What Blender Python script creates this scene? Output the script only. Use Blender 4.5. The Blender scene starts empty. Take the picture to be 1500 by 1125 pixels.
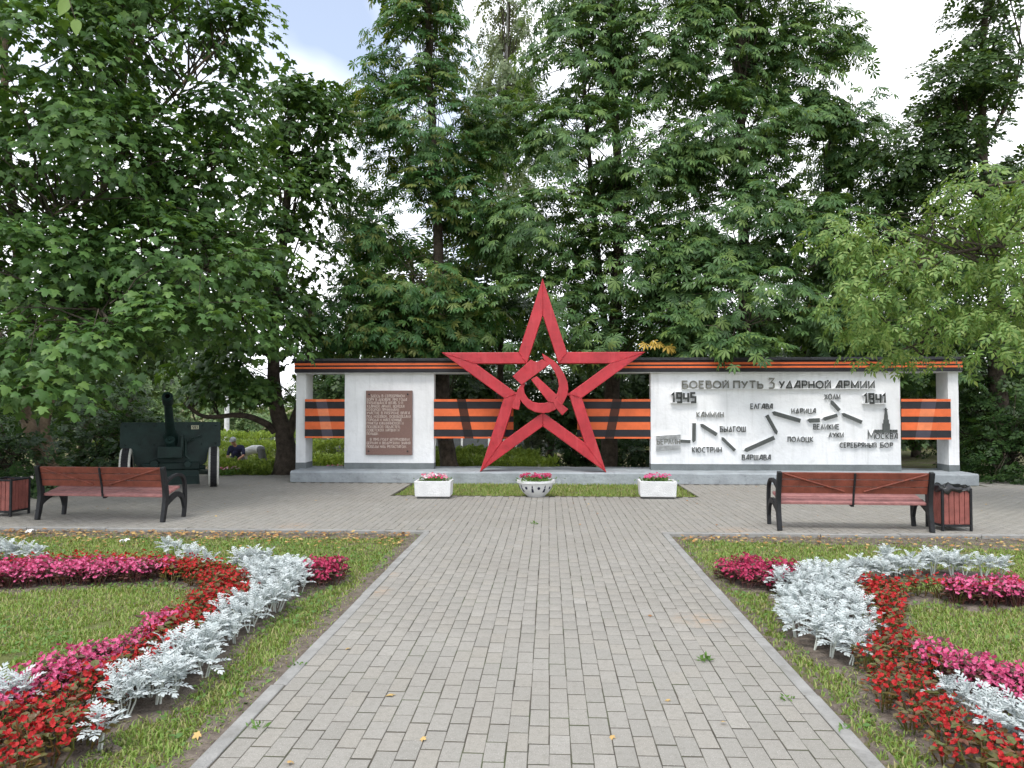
import bpy, math, random
import numpy as np
from mathutils import Vector, Matrix, noise as mnoise
R = math.radians
sc = bpy.context.scene
COL = sc.collection

# ---------------------------------------------------------------- camera
F = 1100.0 / 1500.0                     # focal length in image widths
YAW, PITCH, EYE = math.atan(54 / 1100), math.atan(30.5 / 1100), 1.6
cam = bpy.data.cameras.new('camera')
cam_o = bpy.data.objects.new('camera', cam)
COL.objects.link(cam_o)
cam.sensor_width = 36.0
cam.lens = 36.0 * F
cam.clip_start, cam.clip_end = 0.05, 3000
cam_o.location = (0, 0, EYE)
cam_o.rotation_euler = (R(90) + PITCH, 0, YAW)
sc.camera = cam_o
# ---------------------------------------------------------------- sky, sun, exposure
SUN_EL, SUN_AZ = R(58), R(205)          # azimuth clockwise from +Y
world = bpy.data.worlds.new('World')
sc.world = world
world.use_nodes = True
nt = world.node_tree
for n in list(nt.nodes):
    nt.nodes.remove(n)
N = nt.nodes.new
w_out, w_bg = N('ShaderNodeOutputWorld'), N('ShaderNodeBackground')
w_sky = N('ShaderNodeTexSky')
w_sky.sky_type = 'NISHITA'
w_sky.sun_disc = False
w_sky.sun_elevation = SUN_EL
w_sky.sun_rotation = SUN_AZ
w_sky.dust_density = 0.6
w_sky.ozone_density = 2.0
w_tc, w_no, w_ra, w_mx = N('ShaderNodeTexCoord'), N('ShaderNodeTexNoise'), N('ShaderNodeValToRGB'), N('ShaderNodeMix')
w_mp = N('ShaderNodeMapping')
w_mp.inputs['Location'].default_value = (1.8, -0.54, -2.1)
w_mx.data_type = 'RGBA'
w_no.inputs['Scale'].default_value = 1.7
w_no.inputs['Detail'].default_value = 5
w_no.inputs['Roughness'].default_value = 0.5
w_ra.color_ramp.elements[0].color = (0.2, 0.2, 0.2, 1)     # a thin veil even in the gaps
w_ra.color_ramp.elements[0].position, w_ra.color_ramp.elements[1].position = 0.36, 0.52
w_mx.inputs[7].default_value = (9.6, 9.8, 10.2, 1)     # bright white cloud, same units as the sky
nt.links.new(w_tc.outputs['Generated'], w_mp.inputs[0])
nt.links.new(w_mp.outputs[0], w_no.inputs['Vector'])
nt.links.new(w_no.outputs['Fac'], w_ra.inputs[0])
nt.links.new(w_ra.outputs[0], w_mx.inputs[0])
nt.links.new(w_sky.outputs[0], w_mx.inputs[6])
nt.links.new(w_mx.outputs[2], w_bg.inputs[0])
w_bg.inputs[1].default_value = 0.15
nt.links.new(w_bg.outputs[0], w_out.inputs[0])
sun = bpy.data.lights.new('sun', 'SUN')
sun.energy, sun.angle, sun.color = 1.5, R(14), (1.0, 0.96, 0.9)
sun_o = bpy.data.objects.new('sun', sun)
COL.objects.link(sun_o)
sun_dir = Vector((math.sin(SUN_AZ) * math.cos(SUN_EL), math.cos(SUN_AZ) * math.cos(SUN_EL), math.sin(SUN_EL)))
sun_o.rotation_euler = sun_dir.to_track_quat('Z', 'Y').to_euler()
sc.view_settings.view_transform = 'Standard'
sc.view_settings.look = 'None'
sc.view_settings.gamma = 1
sc.view_settings.exposure = 0.5
cy = sc.cycles
cy.use_denoising = True
cy.max_bounces, cy.diffuse_bounces, cy.glossy_bounces, cy.transmission_bounces = 5, 4, 2, 4
cy.use_adaptive_sampling, cy.adaptive_threshold = True, 0.02
cy.sample_clamp_indirect = 6

# ---------------------------------------------------------------- measuring helpers (photo pixel -> metres in the place)
cm = cam_o.rotation_euler.to_matrix()
def ray(px, py):
    return cm @ Vector(((px - 750) / 1100, -(py - 562.5) / 1100, -1))
def G(px, py, h=0.0):                   # point at height h seen at a pixel
    d = ray(px, py); t = (h - EYE) / d.z
    return Vector((d.x * t, d.y * t, h))
def W(px, py, Y):                       # point on the upright plane y = Y seen at a pixel
    d = ray(px, py); t = Y / d.y
    return Vector((d.x * t, Y, EYE + d.z * t))

# ---------------------------------------------------------------- mesh helpers
def tagit(o, label=None, cat=None, group=None, kind=None):
    if label: o['label'] = label
    if cat: o['category'] = cat
    if group: o['group'] = group
    if kind: o['kind'] = kind
    return o
def put(name, data, parent=None, loc=None, rot=None):
    o = bpy.data.objects.new(name, data)
    COL.objects.link(o)
    if parent is not None: o.parent = parent
    if loc is not None: o.location = loc
    if rot is not None: o.rotation_euler = rot
    return o
def thing(name, label, cat, loc=(0, 0, 0), rotz=0.0, group=None):
    return tagit(put(name, None, None, loc, (0, 0, rotz)), label, cat, group)
def np_mesh(name, V, T, mat, smooth=False):
    """triangle mesh straight from numpy arrays"""
    me = bpy.data.meshes.new(name)
    V = np.ascontiguousarray(V, dtype=np.float32); T = np.ascontiguousarray(T, dtype=np.int32)
    me.vertices.add(len(V)); me.vertices.foreach_set('co', V.ravel())
    me.loops.add(T.size); me.loops.foreach_set('vertex_index', T.ravel())
    me.polygons.add(len(T)); me.polygons.foreach_set('loop_start', np.arange(0, T.size, 3, dtype=np.int32))
    if smooth: me.polygons.foreach_set('use_smooth', np.ones(len(T), dtype=bool))
    me.update(calc_edges=True)
    me.materials.append(mat)
    return me
class MB:
    def __init__(s): s.v, s.f, s.m = [], [], []
    def add(s, vs, fs, m=0):
        b = len(s.v); s.v += [tuple(v) for v in vs]
        for f in fs: s.f.append([b + i for i in f]); s.m.append(m)
        return s
    def box(s, c, d, rot=None, m=0):
        x, y, z = d[0] / 2, d[1] / 2, d[2] / 2
        vs = [Vector((a, b, e)) for a in (-x, x) for b in (-y, y) for e in (-z, z)]
        if rot is not None: vs = [rot @ v for v in vs]
        return s.add([v + Vector(c) for v in vs], [(0, 1, 3, 2), (4, 6, 7, 5), (0, 4, 5, 1), (2, 3, 7, 6), (0, 2, 6, 4), (1, 5, 7, 3)], m)
    def prism(s, poly, y0, y1, m=0, ms=None):      # outline in (x, z), thickness along y, front at y0
        a = sum(poly[i][0] * poly[(i + 1) % len(poly)][1] - poly[(i + 1) % len(poly)][0] * poly[i][1] for i in range(len(poly)))
        if a < 0: poly = poly[::-1]
        n = len(poly); ms = m if ms is None else ms
        vs = [(p[0], y0, p[1]) for p in poly] + [(p[0], y1, p[1]) for p in poly]
        s.add(vs, [list(range(n)), list(range(2 * n - 1, n - 1, -1))], m)
        b = len(s.v) - 2 * n
        for i in range(n):
            j = (i + 1) % n; s.f.append([b + i, b + n + i, b + n + j, b + j]); s.m.append(ms)
        return s
    def tube(s, pts, rad, k=8, m=0, caps=True):
        pts = [Vector(p) for p in pts]; n = len(pts)
        if not hasattr(rad, '__len__'): rad = [rad] * n
        b = len(s.v); ref = None
        for i, p in enumerate(pts):
            t = (pts[min(i + 1, n - 1)] - pts[max(i - 1, 0)]).normalized()
            if ref is None: ref = t.orthogonal().normalized()
            ref = (ref - t * ref.dot(t)).normalized(); bi = t.cross(ref)
            for j in range(k):
                a = 2 * math.pi * j / k
                s.v.append(tuple(p + (ref * math.cos(a) + bi * math.sin(a)) * rad[i]))
        for i in range(n - 1):
            for j in range(k):
                q = (j + 1) % k
                s.f.append([b + i * k + j, b + i * k + q, b + (i + 1) * k + q, b + (i + 1) * k + j]); s.m.append(m)
        if caps:
            s.f.append([b + j for j in range(k)][::-1]); s.m.append(m)
            s.f.append([b + (n - 1) * k + j for j in range(k)]); s.m.append(m)
        return s
    def lathe(s, prof, k=32, c=(0, 0, 0), m=0, axis='Z', closed=False):
        b = len(s.v); n = len(prof)
        for r, h in prof:
            for j in range(k):
                a = 2 * math.pi * j / k; u, w = r * math.cos(a), r * math.sin(a)
                p = (u, w, h) if axis == 'Z' else ((h, u, w) if axis == 'X' else (w, h, u))
                s.v.append((p[0] + c[0], p[1] + c[1], p[2] + c[2]))
        for i in range(n if closed else n - 1):
            for j in range(k):
                q = (j + 1) % k; i2 = (i + 1) % n
                s.f.append([b + i * k + j, b + i * k + q, b + i2 * k + q, b + i2 * k + j]); s.m.append(m)
        return s
    def mesh(s, name, mats, smooth=None):
        me = bpy.data.meshes.new(name)
        me.from_pydata(s.v, [], s.f)
        for mt in (mats if isinstance(mats, (list, tuple)) else [mats]): me.materials.append(mt)
        me.polygons.foreach_set('material_index', s.m)
        if smooth is not None:
            me.polygons.foreach_set('use_smooth', [True] * len(s.f)); me.set_sharp_from_angle(angle=R(smooth))
        me.update()
        return me
    def build(s, name, mats, parent=None, loc=None, rot=None, smooth=None, bevel=0, seg=2):
        o = put(name, s.mesh(name, mats, smooth), parent, loc, rot)
        if bevel:
            md = o.modifiers.new('bevel', 'BEVEL'); md.width = bevel; md.segments = seg; md.limit_method = 'ANGLE'; md.angle_limit = R(40)
        return o
def inside(P, poly):                    # vectorised even-odd test
    x, y = P[:, 0], P[:, 1]; r = np.zeros(len(P), bool); n = len(poly)
    for i in range(n):
        x1, y1 = poly[i][0], poly[i][1]; x2, y2 = poly[(i + 1) % n][0], poly[(i + 1) % n][1]
        if y1 == y2: continue
        c = ((y1 > y) != (y2 > y)) & (x < (x2 - x1) * (y - y1) / (y2 - y1) + x1); r ^= c
    return r

# ---------------------------------------------------------------- materials
def nodes_of(name):
    m = bpy.data.materials.new(name); m.use_nodes = True
    t = m.node_tree; p = t.nodes['Principled BSDF']
    return m, t, p
def mat(name, col, rough=0.6, var=0.15, scale=6.0, bump=0.0, bscale=60.0, metal=0.0, spec=0.4, col2=None, detail=4, stain=None, streak=None):
    """plain painted/stone/wood surface: base colour broken up by two noises, fine relief"""
    m, t, p = nodes_of(name); n, l = t.nodes.new, t.links.new
    pos = n('ShaderNodeNewGeometry')
    no = n('ShaderNodeTexNoise'); no.inputs['Scale'].default_value = scale; no.inputs['Detail'].default_value = detail + 2; no.inputs['Roughness'].default_value = 0.65
    l(pos.outputs['Position'], no.inputs['Vector'])
    rp = n('ShaderNodeValToRGB'); e = rp.color_ramp.elements
    c2 = col2 or tuple(c * (1 - 2 * var) for c in col)
    c1 = col if col2 else tuple(min(1, c * (1 + var)) for c in col)
    e[0].position, e[1].position = 0.32, 0.68
    e[0].color, e[1].color = (*c2, 1), (*c1, 1)
    l(no.outputs['Fac'], rp.inputs[0])
    out = rp.outputs[0]
    if stain:                            # (colour, noise scale, ramp start, ramp end)
        s2 = n('ShaderNodeTexNoise'); s2.inputs['Scale'].default_value = stain[1]; s2.inputs['Detail'].default_value = 8; s2.inputs['Roughness'].default_value = 0.7
        l(pos.outputs['Position'], s2.inputs['Vector'])
        r2 = n('ShaderNodeMapRange'); r2.inputs[1].default_value, r2.inputs[2].default_value = stain[2], stain[3]
        l(s2.outputs['Fac'], r2.inputs[0])
        mx = n('ShaderNodeMix'); mx.data_type = 'RGBA'; mx.inputs[7].default_value = (*stain[0], 1)
        l(r2.outputs[0], mx.inputs[0]); l(out, mx.inputs[6]); out = mx.outputs[2]
    if streak:                           # (colour, strength): run-off marks, long in the vertical
        mp = n('ShaderNodeMapping'); mp.inputs['Scale'].default_value = (9, 9, 0.55); l(pos.outputs['Position'], mp.inputs[0])
        s3 = n('ShaderNodeTexNoise'); s3.inputs['Scale'].default_value = 1.0; s3.inputs['Detail'].default_value = 6; s3.inputs['Roughness'].default_value = 0.7
        l(mp.outputs[0], s3.inputs['Vector'])
        r3 = n('ShaderNodeMapRange'); r3.inputs[1].default_value, r3.inputs[2].default_value, r3.inputs[4].default_value = 0.52, 0.74, streak[1]
        l(s3.outputs['Fac'], r3.inputs[0])
        mx = n('ShaderNodeMix'); mx.data_type = 'RGBA'; mx.inputs[7].default_value = (*streak[0], 1)
        l(r3.outputs[0], mx.inputs[0]); l(out, mx.inputs[6]); out = mx.outputs[2]
    l(out, p.inputs['Base Color'])
    p.inputs['Roughness'].default_value = rough; p.inputs['Metallic'].default_value = metal
    p.inputs['Specular IOR Level'].default_value = spec
    if bump:
        b = n('ShaderNodeTexNoise'); b.inputs['Scale'].default_value = bscale; b.inputs['Detail'].default_value = 5
        l(pos.outputs['Position'], b.inputs['Vector'])
        bp = n('ShaderNodeBump'); bp.inputs['Strength'].default_value = bump; bp.inputs['Distance'].default_value = 0.02
        l(b.outputs['Fac'], bp.inputs['Height']); l(bp.outputs[0], p.inputs['Normal'])
    return m
def leafmat(name, cols, trans=0.32, rough=0.5, spec=0.35, tcol=None):
    """foliage: tone differs from leaf to leaf, some light comes through"""
    m, t, p = nodes_of(name); n, l = t.nodes.new, t.links.new
    g, oi = n('ShaderNodeNewGeometry'), n('ShaderNodeObjectInfo')
    ad = n('ShaderNodeMath'); ad.operation = 'ADD'; fr = n('ShaderNodeMath'); fr.operation = 'FRACT'
    l(g.outputs['Random Per Island'], ad.inputs[0]); l(oi.outputs['Random'], ad.inputs[1]); l(ad.outputs[0], fr.inputs[0])
    rp = n('ShaderNodeValToRGB'); e = rp.color_ramp.elements
    while len(e) < len(cols): e.new(0.5)
    for i, c in enumerate(cols): e[i].position = i / (len(cols) - 1); e[i].color = (*c, 1)
    l(fr.outputs[0], rp.inputs[0])
    l(rp.outputs[0], p.inputs['Base Color'])
    p.inputs['Roughness'].default_value = rough; p.inputs['Specular IOR Level'].default_value = spec
    if trans:
        tr = n('ShaderNodeBsdfTranslucent'); hs = n('ShaderNodeMix'); hs.data_type = 'RGBA'; hs.blend_type = 'MULTIPLY'; hs.inputs[0].default_value = 1
        hs.inputs[7].default_value = (*(tcol or (1.5, 1.35, 0.6)), 1)
        l(rp.outputs[0], hs.inputs[6]); l(hs.outputs[2], tr.inputs[0])
        ms = n('ShaderNodeMixShader'); ms.inputs[0].default_value = trans
        l(p.outputs[0], ms.inputs[1]); l(tr.outputs[0], ms.inputs[2])
        l(ms.outputs[0], t.nodes['Material Output'].inputs[0])
    return m
M = {}
M['white'] = mat('white_plaster', (0.80, 0.81, 0.82), 0.85, 0.05, 1.3, 0.35, 14, stain=((0.58, 0.59, 0.58), 2.2, 0.56, 0.80), streak=((0.50, 0.51, 0.50), 0.45))
M['grey_band'] = mat('grey_base_paint', (0.17, 0.19, 0.195), 0.8, 0.12, 3, 0.4, 25, stain=((0.34, 0.36, 0.37), 7, 0.66, 0.72))
M['plinth'] = mat('plinth_concrete', (0.34, 0.37, 0.39), 0.9, 0.12, 2.2, 0.7, 18, stain=((0.17, 0.18, 0.19), 5, 0.55, 0.78))
M['letter_face'] = mat('letter_grey_paint', (0.040, 0.044, 0.042), 0.7, 0.2, 12)
M['letter_worn'] = mat('letter_worn_paint', (0.17, 0.17, 0.15), 0.8, 0.2, 12)
M['letter_side'] = mat('letter_white_side', (0.78, 0.79, 0.79), 0.8, 0.06, 8)
M['arrow'] = mat('arrow_grey_paint', (0.090, 0.098, 0.094), 0.75, 0.12, 9, 0.2, 40)
M['arrow_worn'] = mat('arrow_worn_paint', (0.33, 0.34, 0.34), 0.8, 0.2, 14)
M['red'] = mat('red_enamel', (0.47, 0.032, 0.044), 0.36, 0.12, 2.4, 0.45, 5, spec=0.4, stain=((0.30, 0.020, 0.028), 4.5, 0.54, 0.72), streak=((0.56, 0.075, 0.085), 0.6))
M['orange'] = mat('orange_paint', (0.78, 0.155, 0.045), 0.6, 0.08, 4, 0.2, 20, stain=((0.55, 0.12, 0.05), 9, 0.64, 0.8))
M['black'] = mat('black_stripe_paint', (0.018, 0.017, 0.022), 0.55, 0.2, 5, 0.2, 20)
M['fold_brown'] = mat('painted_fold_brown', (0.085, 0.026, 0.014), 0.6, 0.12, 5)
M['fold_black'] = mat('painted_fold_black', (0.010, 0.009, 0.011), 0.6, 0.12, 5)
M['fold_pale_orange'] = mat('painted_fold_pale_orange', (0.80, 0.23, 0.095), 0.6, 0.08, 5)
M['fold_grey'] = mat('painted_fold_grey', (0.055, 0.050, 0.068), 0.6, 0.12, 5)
M['roof'] = mat('dark_roof_edge', (0.035, 0.037, 0.042), 0.7, 0.3, 8, 0.4, 30)
M['granite'] = mat('brown_granite', (0.20, 0.115, 0.095), 0.45, 0.22, 60, spec=0.5, detail=6)
M['plaque_text'] = mat('plaque_lettering', (0.55, 0.47, 0.42), 0.7, 0.15, 40)
M['bolt'] = mat('dark_bolt', (0.03, 0.025, 0.025), 0.5)
M['wood'] = mat('bench_red_brown_wood', (0.20, 0.052, 0.032), 0.55, 0.18, 9, 0.25, 60, stain=((0.14, 0.04, 0.028), 14, 0.55, 0.75))
M['seat_wood'] = mat('bench_seat_faded_wood', (0.38, 0.17, 0.16), 0.6, 0.14, 9, 0.25, 60, stain=((0.22, 0.10, 0.10), 11, 0.52, 0.75))
M['iron'] = mat('black_cast_iron', (0.017, 0.018, 0.020), 0.55, 0.2, 20, 0.15, 50, spec=0.3)
M['bin_wood'] = mat('bin_slat_wood', (0.27, 0.085, 0.07), 0.6, 0.15, 9, 0.2, 60)
M['bag'] = mat('black_bin_bag', (0.012, 0.012, 0.013), 0.28, 0.2, 10, spec=0.6)
M['gun'] = mat('dark_green_gun_paint', (0.010, 0.029, 0.025), 0.5, 0.25, 4, 0.2, 30, spec=0.3)
M['gun_dark'] = mat('gun_black', (0.006, 0.007, 0.007), 0.7)  # plain near-black for the bore and the plate digits
M['tyre'] = mat('tyre_rubber', (0.022, 0.022, 0.025), 0.8, 0.2, 20, 0.3, 60)
M['tyre_white'] = mat('tyre_white_band', (0.62, 0.62, 0.57), 0.7, 0.12, 14)
M['planter'] = mat('planter_white_concrete', (0.74, 0.745, 0.74), 0.9, 0.06, 5, 0.9, 70, stain=((0.42, 0.43, 0.41), 9, 0.62, 0.8))
M['planter_foot'] = mat('planter_dark_foot', (0.10, 0.10, 0.095), 0.9)
M['bowl_mark'] = mat('bowl_navy_paint', (0.02, 0.025, 0.055), 0.6)
M['soil'] = mat('bed_soil', (0.20, 0.165, 0.135), 0.95, 0.3, 14, 1.0, 45, col2=(0.085, 0.066, 0.052))
M['kerb'] = mat('kerb_concrete', (0.30, 0.295, 0.28), 0.9, 0.12, 6, 0.5, 90, stain=((0.17, 0.16, 0.14), 4, 0.55, 0.8))
M['joint'] = mat('joint_sand', (0.085, 0.075, 0.058), 0.95, 0.3, 5, 0.6, 90, stain=((0.07, 0.095, 0.035), 2.0, 0.5, 0.7))
M['bark'] = mat('tree_bark', (0.085, 0.066, 0.050), 0.95, 0.3, 8, 1.0, 35)
M['bark_light'] = mat('maple_bark_tan', (0.19, 0.14, 0.095), 0.95, 0.28, 6, 1.0, 35)
M['birch_bark'] = mat('birch_bark', (0.6, 0.6, 0.57), 0.9, 0.2, 5)
M['pole'] = mat('white_lamp_pole', (0.7, 0.71, 0.72), 0.5)
M['fence'] = mat('far_fence_grey', (0.10, 0.11, 0.12), 0.7)
M['twig'] = mat('twig_bark', (0.06, 0.05, 0.035), 0.95, 0.3, 8)
M['paper'] = mat('white_paper', (0.8, 0.8, 0.8), 0.8, 0.04)
# foliage
M['maple'] = leafmat('maple_leaf', [(0.035, 0.077, 0.022), (0.061, 0.135, 0.032), (0.087, 0.182, 0.049), (0.135, 0.233, 0.054)])
M['maple_back'] = leafmat('dark_maple_leaf', [(0.034, 0.082, 0.022), (0.063, 0.133, 0.031), (0.103, 0.186, 0.044)])
M['chestnut'] = leafmat('chestnut_leaf', [(0.040, 0.091, 0.032), (0.072, 0.149, 0.048), (0.111, 0.207, 0.066), (0.167, 0.254, 0.066)])
M['chestnut_dry'] = leafmat('chestnut_tinged_leaf', [(0.034, 0.099, 0.030), (0.062, 0.155, 0.045), (0.094, 0.189, 0.050), (0.179, 0.206, 0.050)])
M['yellow_leaf'] = leafmat('yellow_leaf', [(0.5, 0.33, 0.05), (0.62, 0.42, 0.09)], 0.25)
M['ashleaf'] = leafmat('ash_leaved_maple_leaf', [(0.076, 0.158, 0.034), (0.134, 0.238, 0.056), (0.191, 0.297, 0.085), (0.268, 0.357, 0.112)])
M['elm'] = leafmat('dark_small_leaf', [(0.030, 0.068, 0.022), (0.056, 0.108, 0.031), (0.090, 0.154, 0.043)])
M['birch'] = leafmat('birch_leaf', [(0.10, 0.15, 0.07), (0.16, 0.21, 0.11), (0.22, 0.27, 0.15)])
M['fartree'] = leafmat('far_tree_leaf', [(0.070, 0.133, 0.049), (0.126, 0.203, 0.077), (0.196, 0.266, 0.119)])
M['bush'] = leafmat('dark_bush_leaf', [(0.016, 0.044, 0.012), (0.031, 0.073, 0.019), (0.052, 0.101, 0.026)])
M['hedge'] = leafmat('clipped_hedge_leaf', [(0.115, 0.187, 0.030), (0.207, 0.297, 0.055), (0.299, 0.396, 0.090)])
M['pale_shrub'] = leafmat('pale_shrub_leaf', [(0.13, 0.18, 0.12), (0.20, 0.25, 0.18), (0.30, 0.34, 0.26)])
M['grass'] = leafmat('grass_blade', [(0.12, 0.205, 0.035), (0.17, 0.275, 0.050), (0.22, 0.33, 0.075), (0.30, 0.34, 0.12), (0.38, 0.34, 0.17)], 0.25, 0.6, 0.25)
M['weed'] = leafmat('clover_leaf', [(0.084, 0.176, 0.039), (0.132, 0.242, 0.055)], 0.25)
M['dry_leaf'] = leafmat('fallen_dry_leaf', [(0.23, 0.105, 0.035), (0.40, 0.21, 0.07), (0.50, 0.36, 0.14), (0.30, 0.13, 0.05)], 0.0, 0.8)
M['silver'] = leafmat('silver_ragwort_leaf', [(0.40, 0.45, 0.44), (0.52, 0.565, 0.56), (0.61, 0.645, 0.645)], 0.12, 0.8, 0.2, (1, 1, 0.95))
M['silver_stem'] = mat('silver_ragwort_stem', (0.52, 0.55, 0.50), 0.8)
M['pink'] = leafmat('pink_begonia_petal', [(0.446, 0.043, 0.125), (0.589, 0.092, 0.225), (0.660, 0.198, 0.344)], 0.2, 0.6, 0.25, (1.1, 0.8, 0.8))
M['crimson'] = leafmat('crimson_begonia_petal', [(0.320, 0.016, 0.059), (0.440, 0.036, 0.108), (0.512, 0.077, 0.171)], 0.2, 0.6, 0.25, (1.1, 0.8, 0.8))
M['redfl'] = leafmat('red_begonia_petal', [(0.288, 0.008, 0.010), (0.418, 0.016, 0.018), (0.490, 0.040, 0.038)], 0.2, 0.6, 0.25, (1.1, 0.7, 0.6))
M['wine'] = leafmat('wine_begonia_leaf', [(0.075, 0.028, 0.026), (0.12, 0.040, 0.038), (0.09, 0.07, 0.03)], 0.15, 0.4, 0.5, (1.2, 0.8, 0.6))
M['bronze'] = leafmat('bronze_begonia_leaf', [(0.10, 0.045, 0.018), (0.14, 0.105, 0.028), (0.10, 0.135, 0.03), (0.19, 0.055, 0.03)], 0.2, 0.4, 0.5)
M['mixfl'] = leafmat('white_pink_petal', [(0.70, 0.10, 0.25), (0.55, 0.03, 0.12), (0.82, 0.75, 0.78), (0.72, 0.30, 0.42)], 0.2)
M['skin'] = mat('skin', (0.50, 0.27, 0.19), 0.6, 0.06, 20)
M['navy'] = mat('navy_cloth', (0.018, 0.020, 0.055), 0.9, 0.2, 15, 0.3, 30)
M['greycloth'] = mat('grey_trousers', (0.14, 0.145, 0.15), 0.9, 0.15, 15, 0.3, 30)
M['whitecloth'] = mat('white_cloth', (0.72, 0.72, 0.72), 0.9, 0.06, 12, 0.3, 30)
M['cap'] = mat('pale_cap', (0.42, 0.43, 0.46), 0.9)
M['hair'] = mat('dark_hair', (0.03, 0.02, 0.015), 0.7)
M['glove'] = mat('blue_work_glove', (0.03, 0.08, 0.22), 0.9)
M['plate_mark'] = mat('cream_plate', (0.55, 0.53, 0.38), 0.7)

def brick_material():
    m, t, p = nodes_of('concrete_paver'); n, l = t.nodes.new, t.links.new
    g, oi = n('ShaderNodeNewGeometry'), n('ShaderNodeObjectInfo')
    ad = n('ShaderNodeMath'); ad.operation = 'ADD'; fr = n('ShaderNodeMath'); fr.operation = 'FRACT'
    l(g.outputs['Random Per Island'], ad.inputs[0]); l(oi.outputs['Random'], ad.inputs[1]); l(ad.outputs[0], fr.inputs[0])
    rp = n('ShaderNodeValToRGB'); e = rp.color_ramp.elements
    cols = [(0.265, 0.254, 0.228), (0.281, 0.268, 0.241), (0.293, 0.279, 0.251), (0.290, 0.272, 0.238), (0.321, 0.307, 0.279)]
    while len(e) < 5: e.new(0.5)
    for i, c in enumerate(cols): e[i].position = (0, .35, .7, .92, 1)[i]; e[i].color = (*c, 1)
    l(fr.outputs[0], rp.inputs[0])
    def nz(scale, detail, rough=0.6):
        a = n('ShaderNodeTexNoise'); a.inputs['Scale'].default_value = scale; a.inputs['Detail'].default_value = detail; a.inputs['Roughness'].default_value = rough
        l(g.outputs['Position'], a.inputs['Vector']); return a.outputs['Fac']
    def over(src, fac, col, mode='MIX'):
        x = n('ShaderNodeMix'); x.data_type = 'RGBA'; x.blend_type = mode; x.inputs[7].default_value = (*col, 1)
        l(fac, x.inputs[0]); l(src, x.inputs[6]); return x.outputs[2]
    def rng(src, a, b, c=0.0, d=1.0):
        x = n('ShaderNodeMapRange'); x.inputs[1].default_value, x.inputs[2].default_value, x.inputs[3].default_value, x.inputs[4].default_value = a, b, c, d
        l(src, x.inputs[0]); return x.outputs[0]
    c = over(rp.outputs[0], rng(nz(0.9, 5), 0.45, 0.75, 0, 0.55), (0.235, 0.218, 0.188))     # broad dirt
    c = over(c, rng(nz(30, 6, .75), 0.48, 0.70, 0, 0.7), (0.20, 0.19, 0.165))                      # mottling
    c = over(c, rng(nz(170, 3), 0.58, 0.70, 0, 0.65), (0.56, 0.54, 0.50))                     # pale aggregate
    c = over(c, rng(nz(150, 3), 0.40, 0.30, 0, 0.7), (0.10, 0.095, 0.085))                    # dark pits
    for (sx, sy, sr) in SAND:                                                                # spilt brick dust
        d = n('ShaderNodeVectorMath'); d.operation = 'DISTANCE'; d.inputs[1].default_value = (sx, sy, 0)
        l(g.outputs['Position'], d.inputs[0])
        a = n('ShaderNodeMath'); a.operation = 'MULTIPLY'; l(rng(d.outputs['Value'], 0.15 * sr, sr, 1, 0), a.inputs[0]); l(rng(nz(11, 7, .75), 0.42, 0.66, 0, .85), a.inputs[1])
        c = over(c, a.outputs[0], (0.40, 0.27, 0.17))
    l(c, p.inputs['Base Color']); p.inputs['Roughness'].default_value = 0.88; p.inputs['Specular IOR Level'].default_value = 0.3
    bp = n('ShaderNodeBump'); bp.inputs['Strength'].default_value = 0.5; bp.inputs['Distance'].default_value = 0.006
    l(nz(150, 4), bp.inputs['Height']); l(bp.outputs[0], p.inputs['Normal'])
    return m
SAND = [(G(545, 866).x, G(545, 866).y, 0.22), (G(565, 842).x, G(565, 842).y, 0.16), (G(1025, 908).x, G(1025, 908).y, 0.24), (G(1080, 778).x, G(1080, 778).y, 0.4), (G(430, 770).x, G(430, 770).y, 0.3)]
M['brick'] = brick_material()

def ground_material():
    m, t, p = nodes_of('lawn_ground'); n, l = t.nodes.new, t.links.new
    g = n('ShaderNodeNewGeometry')
    def nz(scale, detail):
        a = n('ShaderNodeTexNoise'); a.inputs['Scale'].default_value = scale; a.inputs['Detail'].default_value = detail; a.inputs['Roughness'].default_value = 0.7
        l(g.outputs['Position'], a.inputs['Vector']); return a.outputs['Fac']
    r1 = n('ShaderNodeValToRGB'); e = r1.color_ramp.elements
    e[0].position, e[1].position = 0.3, 0.7; e[0].color, e[1].color = (0.10, 0.125, 0.035, 1), (0.185, 0.20, 0.075, 1)
    l(nz(30, 6), r1.inputs[0])
    mr = n('ShaderNodeMapRange'); mr.inputs[1].default_value, mr.inputs[2].default_value = 0.44, 0.60
    l(nz(1.6, 8), mr.inputs[0])
    x = n('ShaderNodeMix'); x.data_type = 'RGBA'; x.inputs[7].default_value = (0.19, 0.15, 0.11, 1)
    l(mr.outputs[0], x.inputs[0]); l(r1.outputs[0], x.inputs[6])
    l(x.outputs[2], p.inputs['Base Color']); p.inputs['Roughness'].default_value = 0.95; p.inputs['Specular IOR Level'].default_value = 0.15
    bp = n('ShaderNodeBump'); bp.inputs['Strength'].default_value = 0.8; bp.inputs['Distance'].default_value = 0.03
    l(nz(60, 5), bp.inputs['Height']); l(bp.outputs[0], p.inputs['Normal'])
    return m
M['ground'] = ground_material()

rng = np.random.default_rng(7)
rnd = random.Random(11)
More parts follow.
